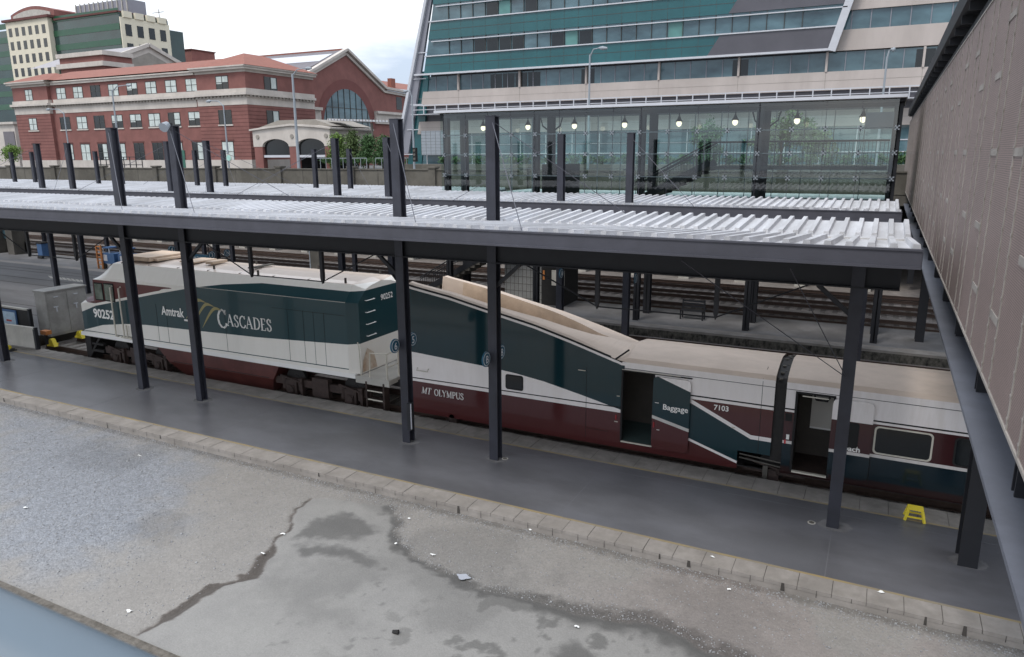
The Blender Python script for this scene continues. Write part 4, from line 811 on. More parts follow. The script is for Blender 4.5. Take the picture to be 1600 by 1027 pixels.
# bench
t=thing('platform_bench','dark slatted bench on the far platform between the posts','bench',(-8,35.8,0)); b=MB()
for i in range(4): b.box(-8.5,-7.4,35.55+i*.11,35.64+i*.11,.43,.46)
b.build('seat','steel_dark',t); b=MB()
for i in range(3): b.box(-8.5,-7.4,36.0,36.03,.56+i*.13,.65+i*.13)
b.build('backrest','steel_dark',t)
for x in (-8.5,-7.42): b=MB(); b.box(x,x+.06,35.55,35.6,0,.43); b.box(x,x+.06,35.98,36.04,0,.95); b.box(x,x+.06,35.55,36.0,.38,.43); b.build('leg','steel_dark',t)
# carts beyond the locomotive roof
for k,(px,lb) in enumerate(((178,'blue luggage tug beyond the locomotive cab roof, with orange frame at its side'),(204,'blue luggage cart behind the tug, half hidden by the post'))):
    p=aty(px,412,31.5); p.z=0; X=p.x; Y=34.8; P_=aty(px,400,Y); X=P_.x; t=thing('luggage_cart',lb,'cart',(X,Y,0)); 
    b=MB(); b.box(X-.7,X+.7,Y-.5,Y+.5,.4,1.15); b.box(X-.6,X+.1,Y-.4,Y+.4,1.5,1.58); b.build('body','blue',t)
    b=MB(); b.box(X-.6,X-.55,Y-.4,Y-.35,1.1,1.5); b.box(X+.05,X+.1,Y-.4,Y-.35,1.1,1.5); b.box(X-.45,X-.05,Y-.52,Y-.5,.6,1.05); b.build('frame','white',t)
    for dx in (-.45,.45):
        for dy in (-.48,.48): MB().tube([(X+dx,Y+dy-.05,.22),(X+dx,Y+dy+.05,.22)],.22,12).build('wheel','black',t)
P_=aty(155,398,34.2); t=thing('orange_frame','orange ladder-like frame beside the luggage tug','barrier',(P_.x,34.2,0)); b=MB()
for dx in (-.25,.25): b.box(P_.x+dx-.04,P_.x+dx+.04,34.15,34.25,0,1.75)
for i in range(6): b.box(P_.x-.25,P_.x+.25,34.17,34.23,.3+i*.26,.36+i*.26)
b.build('ladder_frame','orange',t)
# pale shelter at far left
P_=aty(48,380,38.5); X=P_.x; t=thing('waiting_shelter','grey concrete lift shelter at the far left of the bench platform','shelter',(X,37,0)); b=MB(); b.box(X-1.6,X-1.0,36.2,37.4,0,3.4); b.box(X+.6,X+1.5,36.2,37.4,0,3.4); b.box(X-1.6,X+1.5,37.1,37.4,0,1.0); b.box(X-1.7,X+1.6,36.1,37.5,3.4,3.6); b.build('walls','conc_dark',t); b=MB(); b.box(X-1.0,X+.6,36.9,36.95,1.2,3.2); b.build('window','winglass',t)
P_=aty(68,392,36); t=tag(MB().box(P_.x-.3,P_.x+.3,35.7,36.3,.12,1.2).box(P_.x-.34,P_.x+.34,35.66,36.34,1.2,1.3,1).tube([(P_.x-.3,35.7,.1),(P_.x+.3,35.7,.1)],.1,8,1).build('recycling_bin',['blue','black']),'light blue recycling bin right of the grey lift shelter','bin')
# phone booth-like glass panels behind, mid
P_=aty(515,420,44); 
t=thing('glass_signal_case','tall glass-sided case standing beyond the third platform','cabinet',(aty(508,410,38.2).x,38.2,0)); X=aty(508,410,38.2).x; b=MB(); b.box(X-.45,X-.38,37.2,37.28,0,2.6); b.box(X+.38,X+.45,37.2,37.28,0,2.6); b.box(X-.45,X+.45,37.2,37.28,2.6,2.7); b.build('frame','lamp_pole',t); b=MB(); b.box(X-.38,X+.38,37.22,37.25,.2,2.6); b.build('panel','conc_dark',t)
# litter
LIT=[(202,955,.1,'largest white paper scrap at lower left of the lot'),(442,835,.09,'white scrap at the top end of the long crack'),(411,866,.07,'white scrap left of the crack bend'),(676,868,.08,'square white scrap right of the wet crack'),(901,980,.08,'white scrap on the paving at lower centre'),(619,850,.07,'pale scrap beside the top of the dark crack'),(639,811,.07,'white scrap below the kerb, mid lot'),(829,829,.05,'small white scrap just below the kerb stones'),(1139,922,.05,'small white scrap by the kerb at lower right'),(1113,871,.07,'white slip lying on a kerb slab'),(1376,926,.09,'white slip lying on the kerb slab nearest the right edge'),(40,794,.1,'thin white scrap on the bluish gravel'),(218,713,.09,'white scrap on gravel near the kerb at left')]
for px,py,s,lb in LIT:
    p=atz(px,py,-.18 if 'kerb slab' not in lb else .01); a=random.uniform(0,3.1); b=MB(); n=9; pts=[]
    for i in range(n): r=s*random.uniform(.5,1.1)*(1 if i%2 else .75); pts.append((r*math.cos(a+i*6.283/n),.55*r*math.sin(a+i*6.283/n)))
    b.add([(p.x+u,p.y+v,p.z+random.uniform(.0,.035)) for u,v in pts]+[(p.x,p.y,p.z+.04)],[(i,(i+1)%n,n) for i in range(n)])
    tag(b.build('paper_litter','paper',recalc=False),lb,'litter','scraps of litter on the lot')
p=atz(724,902,-.185); b=MB(); pts=[(.15*math.cos(a)*(1+.25*math.sin(3*a)),.09*math.sin(a)*(1+.3*math.cos(4*a))) for a in np.linspace(0,6.283,24)[:-1]]
b.add([(p.x+u,p.y+v,p.z+.012) for u,v in pts],[tuple(range(len(pts)))]); tag(b.build('puddle',mat('puddle_water',rgb(150,152,160),.03,.02,3,spec=1.0),recalc=False),'small bright puddle in the dark crack at lower centre','puddle')
p=atz(618,990,-.19); b=MB(); b.tube([p+Vector((-.06,0,.02)),p+Vector((.05,.02,.03))],[.03,.045],7); tag(b.build('dark_stone','under_dk'),'dark lump of stone on the pale paving, lower centre','stone')

# ================================================================== STAIR / LIFT under pavilion
t=thing('lift_tower','dark lift tower with concrete block base behind the baggage car','lift',(-15.5,36.6,0))
b=MB(); b.box(-18.6,-16.2,36.2,38.2,0,2.9); 
b.build('block_base','block',t); b=MB()
for i in range(7): b.box(-18.6,-16.2,36.19,36.198,.4*i+.2,.4*i+.22)
for i in range(10):
    b.box(-18.5+i*.25,-18.485+i*.25,36.19,36.198,0,2.9)
b.build('block_joints','conc_dark',t)
b=MB(); b.box(-16.2,-14.9,35.9,38.0,0,7.5); b.build('shaft','black',t); b=MB(); b.box(-15.3,-14.6,35.2,35.3,1.25,2.05); b.build('sign_panel','conc_pale',t); b=MB(); b.box(-16.1,-16.0,35.85,35.9,1.4,1.9); b.build('yellow_plate','orange',t)
def stair(t,xa,za,xb,zb,y0,y1,name='flight'):
    b=MB(); n=int(abs(zb-za)/.18); 
    for i in range(n): a=i/n; x=xa+(xb-xa)*a; z=za+(zb-za)*a; b.box(min(x,x+(xb-xa)/n),max(x,x+(xb-xa)/n),y0,y1,z,z+.2)
    b.build(name,'conc_dark',t)
    for y in (y0,y1):
        b=MB(); b.bar((xa,y,za+.2),(xb,y,zb+.2),.06,.3); b.build('stringer','steel_dark',t); b=MB(); b.tube([(xa,y,za+1.1),(xb,y,zb+1.1)],.035,8); b.tube([(xa,y,za+.98),(xb,y,zb+.98)],.02,6)
        m=int(abs(xb-xa)/.15)
        for i in range(m+1): a=i/m; x=xa+(xb-xa)*a; z=za+(zb-za)*a; b.box(x-.01,x+.01,y-.01,y+.01,z+.25,z+1.1)
        b.build('railing','steel_dark',t)
t=thing('platform_stairs','dark steel stairs with barred railings rising behind the baggage car','stairs',(-20,36,0)); stair(t,-23.6,0,-18.0,3.2,35.2,36.6)
t=thing('pavilion_stairs','upper flight of dark stairs with barred railings inside the glass pavilion','stairs',(-9,36,5.8)); stair(t,-11.2,5.4,-7.4,7.4,35.3,36.8)
b=MB(); b.box(-7.4,.0,35.3,37.8,7.3,7.42); b.build('landing','conc_dark',t); b=MB(); b.tube([(-7.4,35.3,8.5),(.0,35.3,8.5)],.035,8)
for i in range(50): b.box(-7.4+i*.15-.01,-7.4+i*.15+.01,35.29,35.31,7.4,8.5)
b.build('landing_railing','steel_dark',t)

# ================================================================== GLASS PAVILION
t=thing('glass_pavilion','long glass pavilion on dark steel columns joined to the footbridge','pavilion',(-10.5,36,0))
CXs=[-21.1,-15.85,-10.4,-5.15,.2]
b=MB(); b.box(-21.5,.45,33.9,39.6,10.12,10.26); b.build('roof','conc_pale',t); b=MB(); b.box(-21.4,.4,34.3,34.5,10.0,10.12); b.box(-21.4,.4,36.0,36.2,9.9,10.12); b.build('roof_beam','steel_dark',t)
b=MB(); b.box(-21.5,.45,33.84,33.9,10.13,10.25); b.build('roof_edge','white',t)
b=MB(); b.box(-21.0,.1,40.2,44.5,5.55,5.8); b.build('lower_roof','roof',t)
b=MB(); b.box(-21.5,.45,33.95,39.5,5.55,5.75); b.build('floor_edge','steel_dark',t)
for x in CXs:
    for y,w in ((34.45,.14),(36.3,.17)):
        b=MB(); zb=0 if not(x<-20) else 0; b.box(x-w,x+w,y-w,y-w+.03,zb,9.9); b.box(x-w,x+w,y+w-.03,y+w,zb,9.9); b.box(x-.02,x+.02,y-w,y+w,zb,9.9); b.build('column','steel_dark',t)
for i in range(4):
    xa,xb=CXs[i],CXs[i+1]
    for j,(za,zb) in enumerate(((5.8,6.96),(6.96,8.0),(8.0,8.98),(8.98,10.1))):
        b=MB(); b.add([(xa+.02,34.15,za+.01),(xb-.02,34.15,za+.01),(xb-.02,34.15,zb-.01),(xa+.02,34.15,zb-.01)],[(0,1,2,3)]); b.build('glass_pane','glass',t,recalc=False)
    b=MB()
    for k in range(4):
        x=xa+(xb-xa)*k/4
        b.box(x-.008,x+.008,34.14,34.17,5.8,10.1)
    b.build('glass_joint','steel',t)
for z in (6.96,8.0,8.98):
    b=MB(); b.box(-21.1,.2,34.2,34.25,z-.02,z+.02)
    for i in range(17): x=-21.1+21.3*i/16; b.box(x-.09,x+.09,34.08,34.2,z-.09,z-.04); b.box(x-.09,x+.09,34.08,34.2,z+.04,z+.09); b.box(x-.03,x+.03,34.08,34.2,z-.09,z+.09)
    b.build('transom','lamp_pole',t)
b=MB(); b.add([(-21.3,34.15,5.8),(-21.3,39.5,5.8),(-21.3,39.5,10.1),(-21.3,34.15,10.1)],[(0,1,2,3)]); b.build('end_glass','glass',t,recalc=False)
b=MB(); b.add([(-21.3,39.5,5.8),(.2,39.5,5.8),(.2,39.5,10.1),(-21.3,39.5,10.1)],[(0,1,2,3)]); b.build('rear_glass','glass',t,recalc=False)
b=MB()
for i in range(17): x=-21.1+21.3*i/16; b.box(x-.015,x+.015,39.45,39.52,5.8,10.1)
for z in (7.2,8.6): b.box(-21.1,.2,39.45,39.5,z-.015,z+.015)
b.build('rear_mullion','lamp_pole',t)
for i in (1,3):
    x=CXs[i]; b=MB(); 
    for s in (-1,1): b.tube([(x+s*.15,36.3,9.2),(x+s*.5,36.3,9.45),(x+s*.62,36.3,9.85)],.04,6)
    b.build('scroll_bracket','steel_dark',t)
b=MB(); b.box(-1.0,.05,34.3,34.34,8.95,9.6); b.build('white_panel','fin',t)
orw=['first','second','third','fourth','fifth','sixth','seventh','eighth']
lp=None
for i,x in enumerate((-20.45,-17.68,-14.97,-12.22,-9.42,-6.72,-3.94,-1.18)):
    lb='lit pendant lamp in the glass pavilion, %s from the left'%orw[i]
    if lp is None:
        lp=thing('pendant_lamp',lb,'lamp',(x,37.3,9.45),'lit pendant lamps in the glass pavilion'); b=MB(); b.tube([(x,37.3,10.1),(x,37.3,9.75)],.03,8); b.build('stem','steel_dark',lp)
        b=MB(); b.tube([(x,37.3,9.8),(x,37.3,9.68),(x,37.3,9.6),(x,37.3,9.55)],[.05,.09,.15,.18],14); b.build('lamp_shade','conc_dark',lp); b=MB(); b.tube([(x,37.3,9.55),(x,37.3,9.47),(x,37.3,9.36),(x,37.3,9.3)],[.1,.14,.11,.03],14); b.build('globe','bulb',lp,smooth=True)
    else: dup(lp,(x,37.3,9.45),lb)

# ================================================================== FOOTBRIDGE
t=thing('footbridge','steel footbridge clad in brown perforated screens, crossing the tracks at right','footbridge',(2.5,30,0))
YE=60
b=MB(); b.box(1.1,1.13,2,YE,5.73,10.08); b.build('screen','screen',t)
b=MB(); y=2.6; k=0
while y<YE:
    b.box(1.090,1.1,y-.02,y+.02,5.76,10.05)
    for j in range(22): z=5.85+j*.2; b.box(1.086,1.09,y-.03,y+.03,z-.012,z+.012)
    for (za) in ((7.1,8.9) if k%2 else (6.4,8.0,9.5)):
        b.box(1.09,1.1,y,y+.62,za-.04,za+.04,0) if k%3!=1 else None
    y+=1.24 if k%2 else .62; k+=1
b.box(1.085,1.1,2,YE,5.73,5.76); b.box(1.085,1.1,2,YE,10.05,10.08); b.build('screen_seams','kerbpave',t)
b=MB(); b.box(1.08,1.75,1,YE,5.0,5.05); b.build('bottom_flange','brdgsteel',t); b=MB(); b.box(1.6,1.63,1,YE,5.05,5.95); b.build('girder_web','brdgsteel',t); b=MB(); b.box(1.3,2.0,1,YE,4.3,5.0) if False else b.box(1.62,5,1,YE,5.6,5.7); b.build('deck','conc_dark',t)
b=MB(); b.box(4.9,5.0,1,YE,5.0,10.3); b.build('far_side','black',t)  # flat black stands in for the shade inside the bridge
y=7.35-3.25*2
while y<YE: 
    if y>0: b=MB(); b.box(1.28,1.56,y-.09,y-.06,5.05,10.6); b.box(1.28,1.56,y+.06,y+.09,5.05,10.6); b.box(1.4,1.43,y-.06,y+.06,5.05,10.6); b.build('side_post','steel_dark',t)
    y+=3.25
b=MB(); b.box(1.2,1.5,1,YE,10.2,10.4); b.box(.95,1.05,1,YE+1,10.55,10.85); b.box(.95,5.2,1,YE+1,10.85,10.95); b.build('roof_structure','steel_dark',t)
y=3.0
while y<YE: MB().box(1.0,1.5,y-.04,y+.04,10.4,10.56).build('outrigger','steel_dark',t); y+=1.6
for x,y in ((2.2,15.95),(1.98,35.7),(1.98,52)):
    b=MB(); b.box(x-.17,x+.17,y-.28,y-.24,0,5.0); b.box(x-.17,x+.17,y+.24,y+.28,0,5.0); b.box(x-.02,x+.02,y-.24,y+.24,0,5.0); b.build('pier','steel_dark',t)
    b=MB(); b.box(1.3,5,y-.2,y+.2,4.65,5.0); b.build('cross_beam','steel_dark',t)

# handrail and bridge edge close to the camera
p1=CAMP+ray(-120,935)*.75; p2=CAMP+ray(330,1135)*.55
# pipe upper edge passes (0,920)-(240,1027): keep centre line below it
a1=CAMP+ray(-160,958)*.62; a2=CAMP+ray(330,1174)*.62
b=MB(); b.tube([a1+(a1-a2)*1.5,a1,a2,a2+(a2-a1)*1.2],.047,32); o=b.build('handrail','railpipe',smooth=True); tag(o,'blurred blue-grey handrail crossing the bottom left corner','handrail')
q1=atz(-300,912,-.2); b=MB(); b.box(-60,-9.0,6.62,7.04,-.3,-.15); o=b.build('edging_kerb',mat('dirty_edging',rgb(74,69,62),.95,.3,10,c2=rgb(112,106,98),bump=.5,bscale=30)); tag(o,'dirty brown concrete edging strip along the lot by the handrail','kerb')

# ================================================================== BRICK STATION BUILDING
t=thing('brick_station_building','long red brick building with cream stone bands and terracotta roof','building',(-120,92,6))
FY=89.2
for q in ((-151.6,-140.9,FY-.35,97,7.4,21),(-101.7,-90.9,FY-.35,104.5,7.4,21),(-140.9,-101.7,FY+.25,104,7.4,21)): MB().box(*q).build('wall','brick',t)
b=MB(); 
for x0_,x1_ in ((-151.6,-140.9),(-101.7,-90.9)):
    for i in range(14):
        z=7.9+i*.58
        b.box(x0_,x1_,FY-.362,FY-.352,z,z+.09)
for i in range(14): z=7.9+i*.58; b.box(-90.89,-90.88,FY-.3,104,z,z+.09)
b.build('rustication_joints','brick_dk',t)
b=MB(); b.box(-151.7,-140.8,FY-.45,97.1,6,7.4); b.box(-101.8,-90.8,FY-.45,104.6,6,7.4); b.box(-140.8,-101.8,FY+.15,104,6,7.38); b.build('stone_base','stone',t)
# belt course with cornice
def belt(b,x0_,x1_,yf,yb,side=False):
    b.box(x0_-.05,x1_+.05,yf-.08,yb,15.9,17.0); b.box(x0_-.5,x1_+.5,yf-.6,yb,17.35,17.75); b.box(x0_-.2,x1_+.2,yf-.2,yb,17.75,18.35); b.box(x0_-.2,x1_+.2,yf-.2,yb,17.0,17.1)
    b.box(x0_-.1,x1_+.1,yf-.12,yb,17.1,17.35)
b=MB(); belt(b,-151.6,-140.9,FY-.35,97); belt(b,-101.7,-90.9,FY-.35,104.4); belt(b,-139.9,-102.7,FY+.25,98); b.build('belt_cornice','stone',t)
b=MB(); x=-151.9
while x<-90.5:
    yf=FY-.35 if (x<-140.7 or x>-101.9) else FY+.25
    b.box(x,x+.35,yf-.45,yf-.21,17.1,17.34); x+=.8
y=FY
while y<104: b.box(-90.69,-90.45,y,y+.35,17.1,17.34); y+=.8
b.build('dentils','stone_dk',t)
b=MB()
for x0_,x1_,yf,yb in ((-151.6,-140.9,FY-.35,97),(-101.7,-90.9,FY-.35,104.4)): b.box(x0_-.1,x1_+.1,yf-.1,yb,20.8,21.2); b.box(x0_-.6,x1_+.6,yf-.7,yb+.2,21.2,21.55); b.box(x0_-.8,x1_+.8,yf-.9,yb+.3,21.55,21.75)
b.box(-140.1,-102.5,FY-.1,104,20.9,21.3); b.box(-140.1,-102.5,FY-.3,104,21.3,21.5); b.build('roof_cornice','stone',t)
b=MB()
def hip(x0_,x1_,y0_,y1_,z0_,z1_,ridge='x'):
    d=min(x1_-x0_,y1_-y0_)/2
    if x1_-x0_>y1_-y0_: r=[(x0_+d,(y0_+y1_)/2,z1_),(x1_-d,(y0_+y1_)/2,z1_)]
    else: r=[((x0_+x1_)/2,y0_+d,z1_),((x0_+x1_)/2,y1_-d,z1_)]
    v=[(x0_,y0_,z0_),(x1_,y0_,z0_),(x1_,y1_,z0_),(x0_,y1_,z0_)]+r
    f=[(0,1,5,4),(1,2,5),(2,3,4,5),(3,0,4)] if x1_-x0_>y1_-y0_ else [(0,1,4),(1,2,5,4),(2,3,5),(3,0,4,5)]
    b.add(v,f)
hip(-152.4,-90.2,FY+.0,104.4,21.74,24.2); hip(-102.6,-90.0,FY-1.2,104.8,21.76,24.4); hip(-152.5,-139,FY-1.2,98,21.76,23.6); b.build('roof','tile',t)
# windows
def win(x,z0,z1,w,yf,kind,parent):
    b=MB(); b.box(x-w/2,x+w/2,yf-.01,yf+.25,z0,z1); f=b.build('window',['winglass_dk'],parent)
    b=MB(); b.box(x-w/2,x-w/2+.1,yf-.05,yf+.0,z0,z1); b.box(x+w/2-.1,x+w/2,yf-.05,yf,z0,z1); b.box(x-.06,x+.06,yf-.05,yf,z0,z1); b.box(x-w/2,x+w/2,yf-.05,yf,z1-.1,z1); b.box(x-w/2,x+w/2,yf-.05,yf,(z0+z1)/2-.04,(z0+z1)/2+.04); b.build('frame','frame_dk',f)
    if kind<3:
        b=MB(); 
        if kind!=1: b.box(x-w/2+.12,x-.08,yf-.03,yf-.015,z0+(.1 if kind==0 else (z1-z0)*.4),z1-.12)
        b.box(x+.08,x+w/2-.12,yf-.03,yf-.015,z0+.1+(z1-z0)*(0,.1,.45)[kind],z1-.12); b.build('blind','blind',f)
    return f
WX=[-146.5,-137.7,-132.8,-127.9,-123.0,-118.1,-113.3,-108.4,-103.5,-95.9]
for i,x in enumerate(WX):
    yf=FY-.36 if i in (0,9) else FY+.24; ks=random.Random(i)
    for (z0_,z1_,w_) in ((7.1,10.3,2.6),(12.95,15.2,2.9),(18.36,20.4,2.7)):
        wobj=win(x,z0_,z1_,w_ if i!=0 else w_-.5,yf,ks.choice([0,1,2,0,3]),t)
        if z0_>12: MB().box(x-w_/2-.2,x+w_/2+.2,yf-.12,yf-.0,z0_-.22,z0_-.01).build('sill','stone',wobj)
    b=MB(); b.box(x-1.5,x+1.5,yf-.03,yf-.012,10.32,10.6); b.build('lintel','brick_dk',t)
for z0_,z1_ in ((18.36,20.4),(12.8,15.2)):
    b=MB(); b.box(-90.9,-90.87,92.8,95.6,z0_,z1_); f=b.build('window','winglass_dk',t); b=MB()
    for y in (92.8,94.15,95.5): b.box(-90.87,-90.82,y,y+.12,z0_,z1_)
    b.build('frame','frame_dk',f); b=MB(); b.box(-90.86,-90.84,94.3,95.4,z0_+.3,z1_-.1); b.build('blind','blind',f)
MB().box(-104.9,-104.0,FY+.1,FY+.2,6.2,8.6).build('green_door','greendoor',t); MB().box(-109.3,-106.7,FY+.12,FY+.2,6.1,9.0).build('green_door','greendoor',t)
# gabled hall
GXp=-96.0
b=MB(); prof=[(103,6),(103,21.6),(107.5,22.2),(119.9,27.6),(132.2,21.4),(142,21.0),(160,21.0),(160,6)]
b.prism(prof,lambda u,v,q:(q,u,v),GXp-3,GXp); b.build('gable_wall','brick',t)
def arcpts(cy,cz,r,a0,a1,n=28): return [(cy+r*math.cos(math.radians(a0+(a1-a0)*i/n)),cz+r*math.sin(math.radians(a0+(a1-a0)*i/n))) for i in range(n+1)]
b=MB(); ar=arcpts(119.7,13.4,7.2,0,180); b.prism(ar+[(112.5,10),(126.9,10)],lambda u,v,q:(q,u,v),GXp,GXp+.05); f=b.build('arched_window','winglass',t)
b=MB(); 
for k in range(8): y=119.7-6.3+k*1.8; zt=13.4+math.sqrt(max(0,7.2**2-(y-119.7)**2)); b.box(GXp+.05,GXp+.14,y-.07,y+.07,10,zt)
for z in (12,14.5,17): hw=math.sqrt(max(0,7.2**2-max(0,z-13.4)**2)); b.box(GXp+.05,GXp+.12,119.7-hw,119.7+hw,z-.06,z+.06)
b.build('glazing_bars','frame_dk',f)
b=MB(); o_=arcpts(119.7,13.4,9.0,0,180); i_=arcpts(119.7,13.4,7.2,0,180); n_=len(o_); vs=[(GXp+.06,u,v) for u,v in o_]+[(GXp+.06,u,v) for u,v in i_]; b.add(vs,[(i,i+1,i+1+n_,i+n_) for i in range(n_-1)])
b.build('brick_arch',mat('arch_brick',rgb(110,66,62),.85,.08,.8),t,recalc=False)
b=MB()
rk=[(103,21.8),(107.8,22.3),(119.9,27.9),(132.0,21.7),(142.5,21.3)]
for (u1,v1),(u2,v2) in zip(rk[:-1],rk[1:]): b.bar((GXp+.35,u1,v1),(GXp+.35,u2,v2),1.0,.45); b.bar((GXp+.1,u1,v1-.7),(GXp+.1,u2,v2-.7),.5,.5)
b.build('gable_cornice','stone',t)
MB().prism([(GXp,14.2),(GXp+.5,14.2),(GXp+.5,16.2),(GXp+1,16.2),(GXp+1,16.7),(GXp,16.7)],lambda u,v,q:(u,q,v),103,111.4).build('belt_course','stone',t); MB().prism([(GXp,14.4),(GXp+.5,14.4),(GXp+.5,16.4),(GXp+1,16.4),(GXp+1,16.9),(GXp,16.9)],lambda u,v,q:(u,q,v),128.3,143).build('belt_course','stone',t)
b=MB(); b.box(GXp,GXp+.06,136.3,138.3,17.6,20.2); b.build('window','winglass_dk',t)
b=MB(); b.add([(GXp-.5,119.9,27.9),(-150,119.9,27.9),(-150,106,21.9),(GXp-.5,106,21.9)],[(0,1,2,3)]); b.add([(GXp-.5,119.9,27.9),(-150,119.9,27.9),(-150,134,21.4),(GXp-.5,134,21.4)],[(0,1,2,3)]); b.build('hall_roof','slate',t,recalc=False)
b=MB(); b.box(-150,GXp-.5,119.7,120.1,27.8,28.1); b.build('ridge_cap','tile',t); b=MB(); b.add([(GXp-1,117.5,26.95),(-125,117.5,26.95),(-125,113.5,25.2),(GXp-1,113.5,25.2)],[(0,1,2,3)]); b.build('skylight','white',t,recalc=False)
b=MB(); b.add([(GXp-2,134,22.2),(GXp-2,160,22.2),(GXp-12,160,25),(GXp-12,134,25)],[(0,1,2,3)]); b.box(GXp-4,GXp-3,139,140.5,22,24.4); b.build('side_roof','tile',t,recalc=False)
# portico
t=thing('entrance_portico','cream stone entrance porch with two arches on brick pillars','porch',(-80,86,6))
b=MB(); A1=arcpts(-82.95,9.35,2.65,0,180,14); A2=arcpts(-76.15,9.35,2.65,0,180,14)
A1=[(u,9.35+(v-9.35)*.42) for u,v in A1]; A2=[(u,9.35+(v-9.35)*.42) for u,v in A2]
prof=[(-87.4,9.35),(-87.4,11.7),(-84,12.0),(-79.5,12.3),(-75,12.0),(-72.4,11.7),(-72.4,9.35)]+[(u,v) for u,v in A2]+[(u,v) for u,v in A1]
b.prism(prof,lambda u,v,q:(u,q,v),86,86.6); b.box(-72.9,-72.4,86.6,96,9.35,11.7); b.box(-87.4,-86.9,86.6,96,9.35,11.7); b.build('stone_front','stone',t)
b=MB(); b.prism([(-87.8,11.7),(-84,12.02),(-79.5,12.32),(-75,12.02),(-72.0,11.7),(-72.0,11.95),(-75,12.3),(-79.5,12.6),(-84,12.3),(-87.8,11.95)],lambda u,v,q:(u,q,v),85.7,96); b.build('cornice','stone',t)
b=MB(); b.prism([(-87,12.2),(-72.5,12.2),(-76,13.2),(-83,13.2)],lambda u,v,q:(u,q,v),87,96); b.build('porch_roof','stone_dk',t)
for x0_,x1_ in ((-87.3,-85.65),(-80.25,-78.85),(-73.5,-72.45)): MB().box(x0_,x1_,86.05,86.9,6,9.35).build('brick_pier','brick',t)
b=MB()
for xc in (-82.95,-76.15): b.box(xc-2.65,xc+2.65,86.5,86.6,7.95,10.5)
b.build('arch_glazing','winglass_dk',t); b=MB()
for xc in (-82.95,-76.15): b.box(xc-2.65,xc+2.65,86.2,86.5,7.75,8.1)
b.build('crossbar','white',t); b=MB(); b.box(-86.8,-73,93,93.1,6,12); b.build('back_wall','black',t)
b=MB()
for xc in (-86.4,-79.55,-73.1): b.tube([(xc,85.9,10.8),(xc,86.0,10.8)],.32,14)
b.build('stone_roundel','stone_dk',t)
t=thing('glass_canopy_roof','low white ribbed roof behind the bamboo shrubs','roof',(-67,90,11))
b=MB(); b.bar((-74.8,90,13.2),(-60,90,12.5),3,.25); b.build('roof_slab','white',t); b=MB()
for i in range(26): x=-74.6+i*.57; b.bar((x,88.45,13.1-.047*i*.57),(x,88.45,13.35-.047*i*.57),.1,.05)
for i in range(3): b.box(-73+i*5,-72.8+i*5,90,90.2,6,12.6)
b.build('rib','stone_dk',t)

# ================================================================== TEAL OFFICE BUILDING
t=thing('teal_office_building','large office building with leaning teal glass and pink precast bands','building',(-25,85,6))
TY=80.0
def lean(z): return -53.9+(z-7.5)*(3.7/18.5)
b=MB(); b.prism([(-53.2,6),(14,6),(14,45),(-47,45)],lambda u,v,q:(u,q,v),TY+.5,TY+40); b.build('core','greyspan',t)
def pband(z0_,z1_,x1_=14,x0off=0.0,yy=TY,m='precast',nm='precast_band',d=.5):
    b=MB(); b.prism([(lean(z0_)+x0off,z0_),(x1_,z0_),(x1_,z1_),(lean(z1_)+x0off,z1_)],lambda u,v,q:(u,q,v),yy,yy+d); return b.build(nm,m,t)
pband(13.9,15.6); pband(10.55,12.05); pband(6.0,6.9)
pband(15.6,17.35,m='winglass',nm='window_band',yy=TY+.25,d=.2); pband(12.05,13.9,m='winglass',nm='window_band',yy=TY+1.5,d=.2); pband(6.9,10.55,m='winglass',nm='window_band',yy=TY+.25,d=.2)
def mull(x0_,x1_,step,z0_,z1_,yy,w=.07,m='fin',nm='mullions',big=0):
    b=MB(); x=x0_
    while x<x1_:
        if x>lean(z0_)+.3: b.box(x-w/2,x+w/2,yy-.06,yy+.02,z0_,z1_)
        x+=step
    b.build(nm,m,t)
mull(-55.4,13,1.64,15.6,17.35,TY+.25); mull(-55.4,13,3.28,6.9,10.55,TY+.25,w=.1,m='white')
b=MB()
for z in (8.1,9.2): b.box(-53,14,TY+.17,TY+.24,z-.05,z+.05)
b.build('transoms','white',t)
b=MB(); x=-47.2
while x<13: MB().box(x-.1,x+.1,TY-.1,TY+.3,15.6,17.4).build('precast_column','precast',t); b.box(x-.02,x+.02,TY-.01,TY,13.9,15.6); b.box(x-.02,x+.02,TY-.01,TY,10.6,12); x+=8.2
b.build('panel_joints','stone_dk',t)
b=MB(); b.box(-53,14,TY-.008,TY-.002,14.75,14.79); b.box(-53,14,TY-.008,TY-.002,11.3,11.33); b.build('precast_joint','stone_dk',t)
# terrace railing
b=MB(); b.box(-53,14,TY-1.4,TY-1.34,13.85,13.95); b.box(-53,14,TY-1.4,TY-1.34,13.35,13.42); x=-53
while x<14: b.box(x-.05,x+.05,TY-1.42,TY-1.32,12.9,13.95); x+=1.64
b.box(-53.2,14,TY-1.5,TY+.4,12.8,12.88); b.build('terrace_railing','white',t)
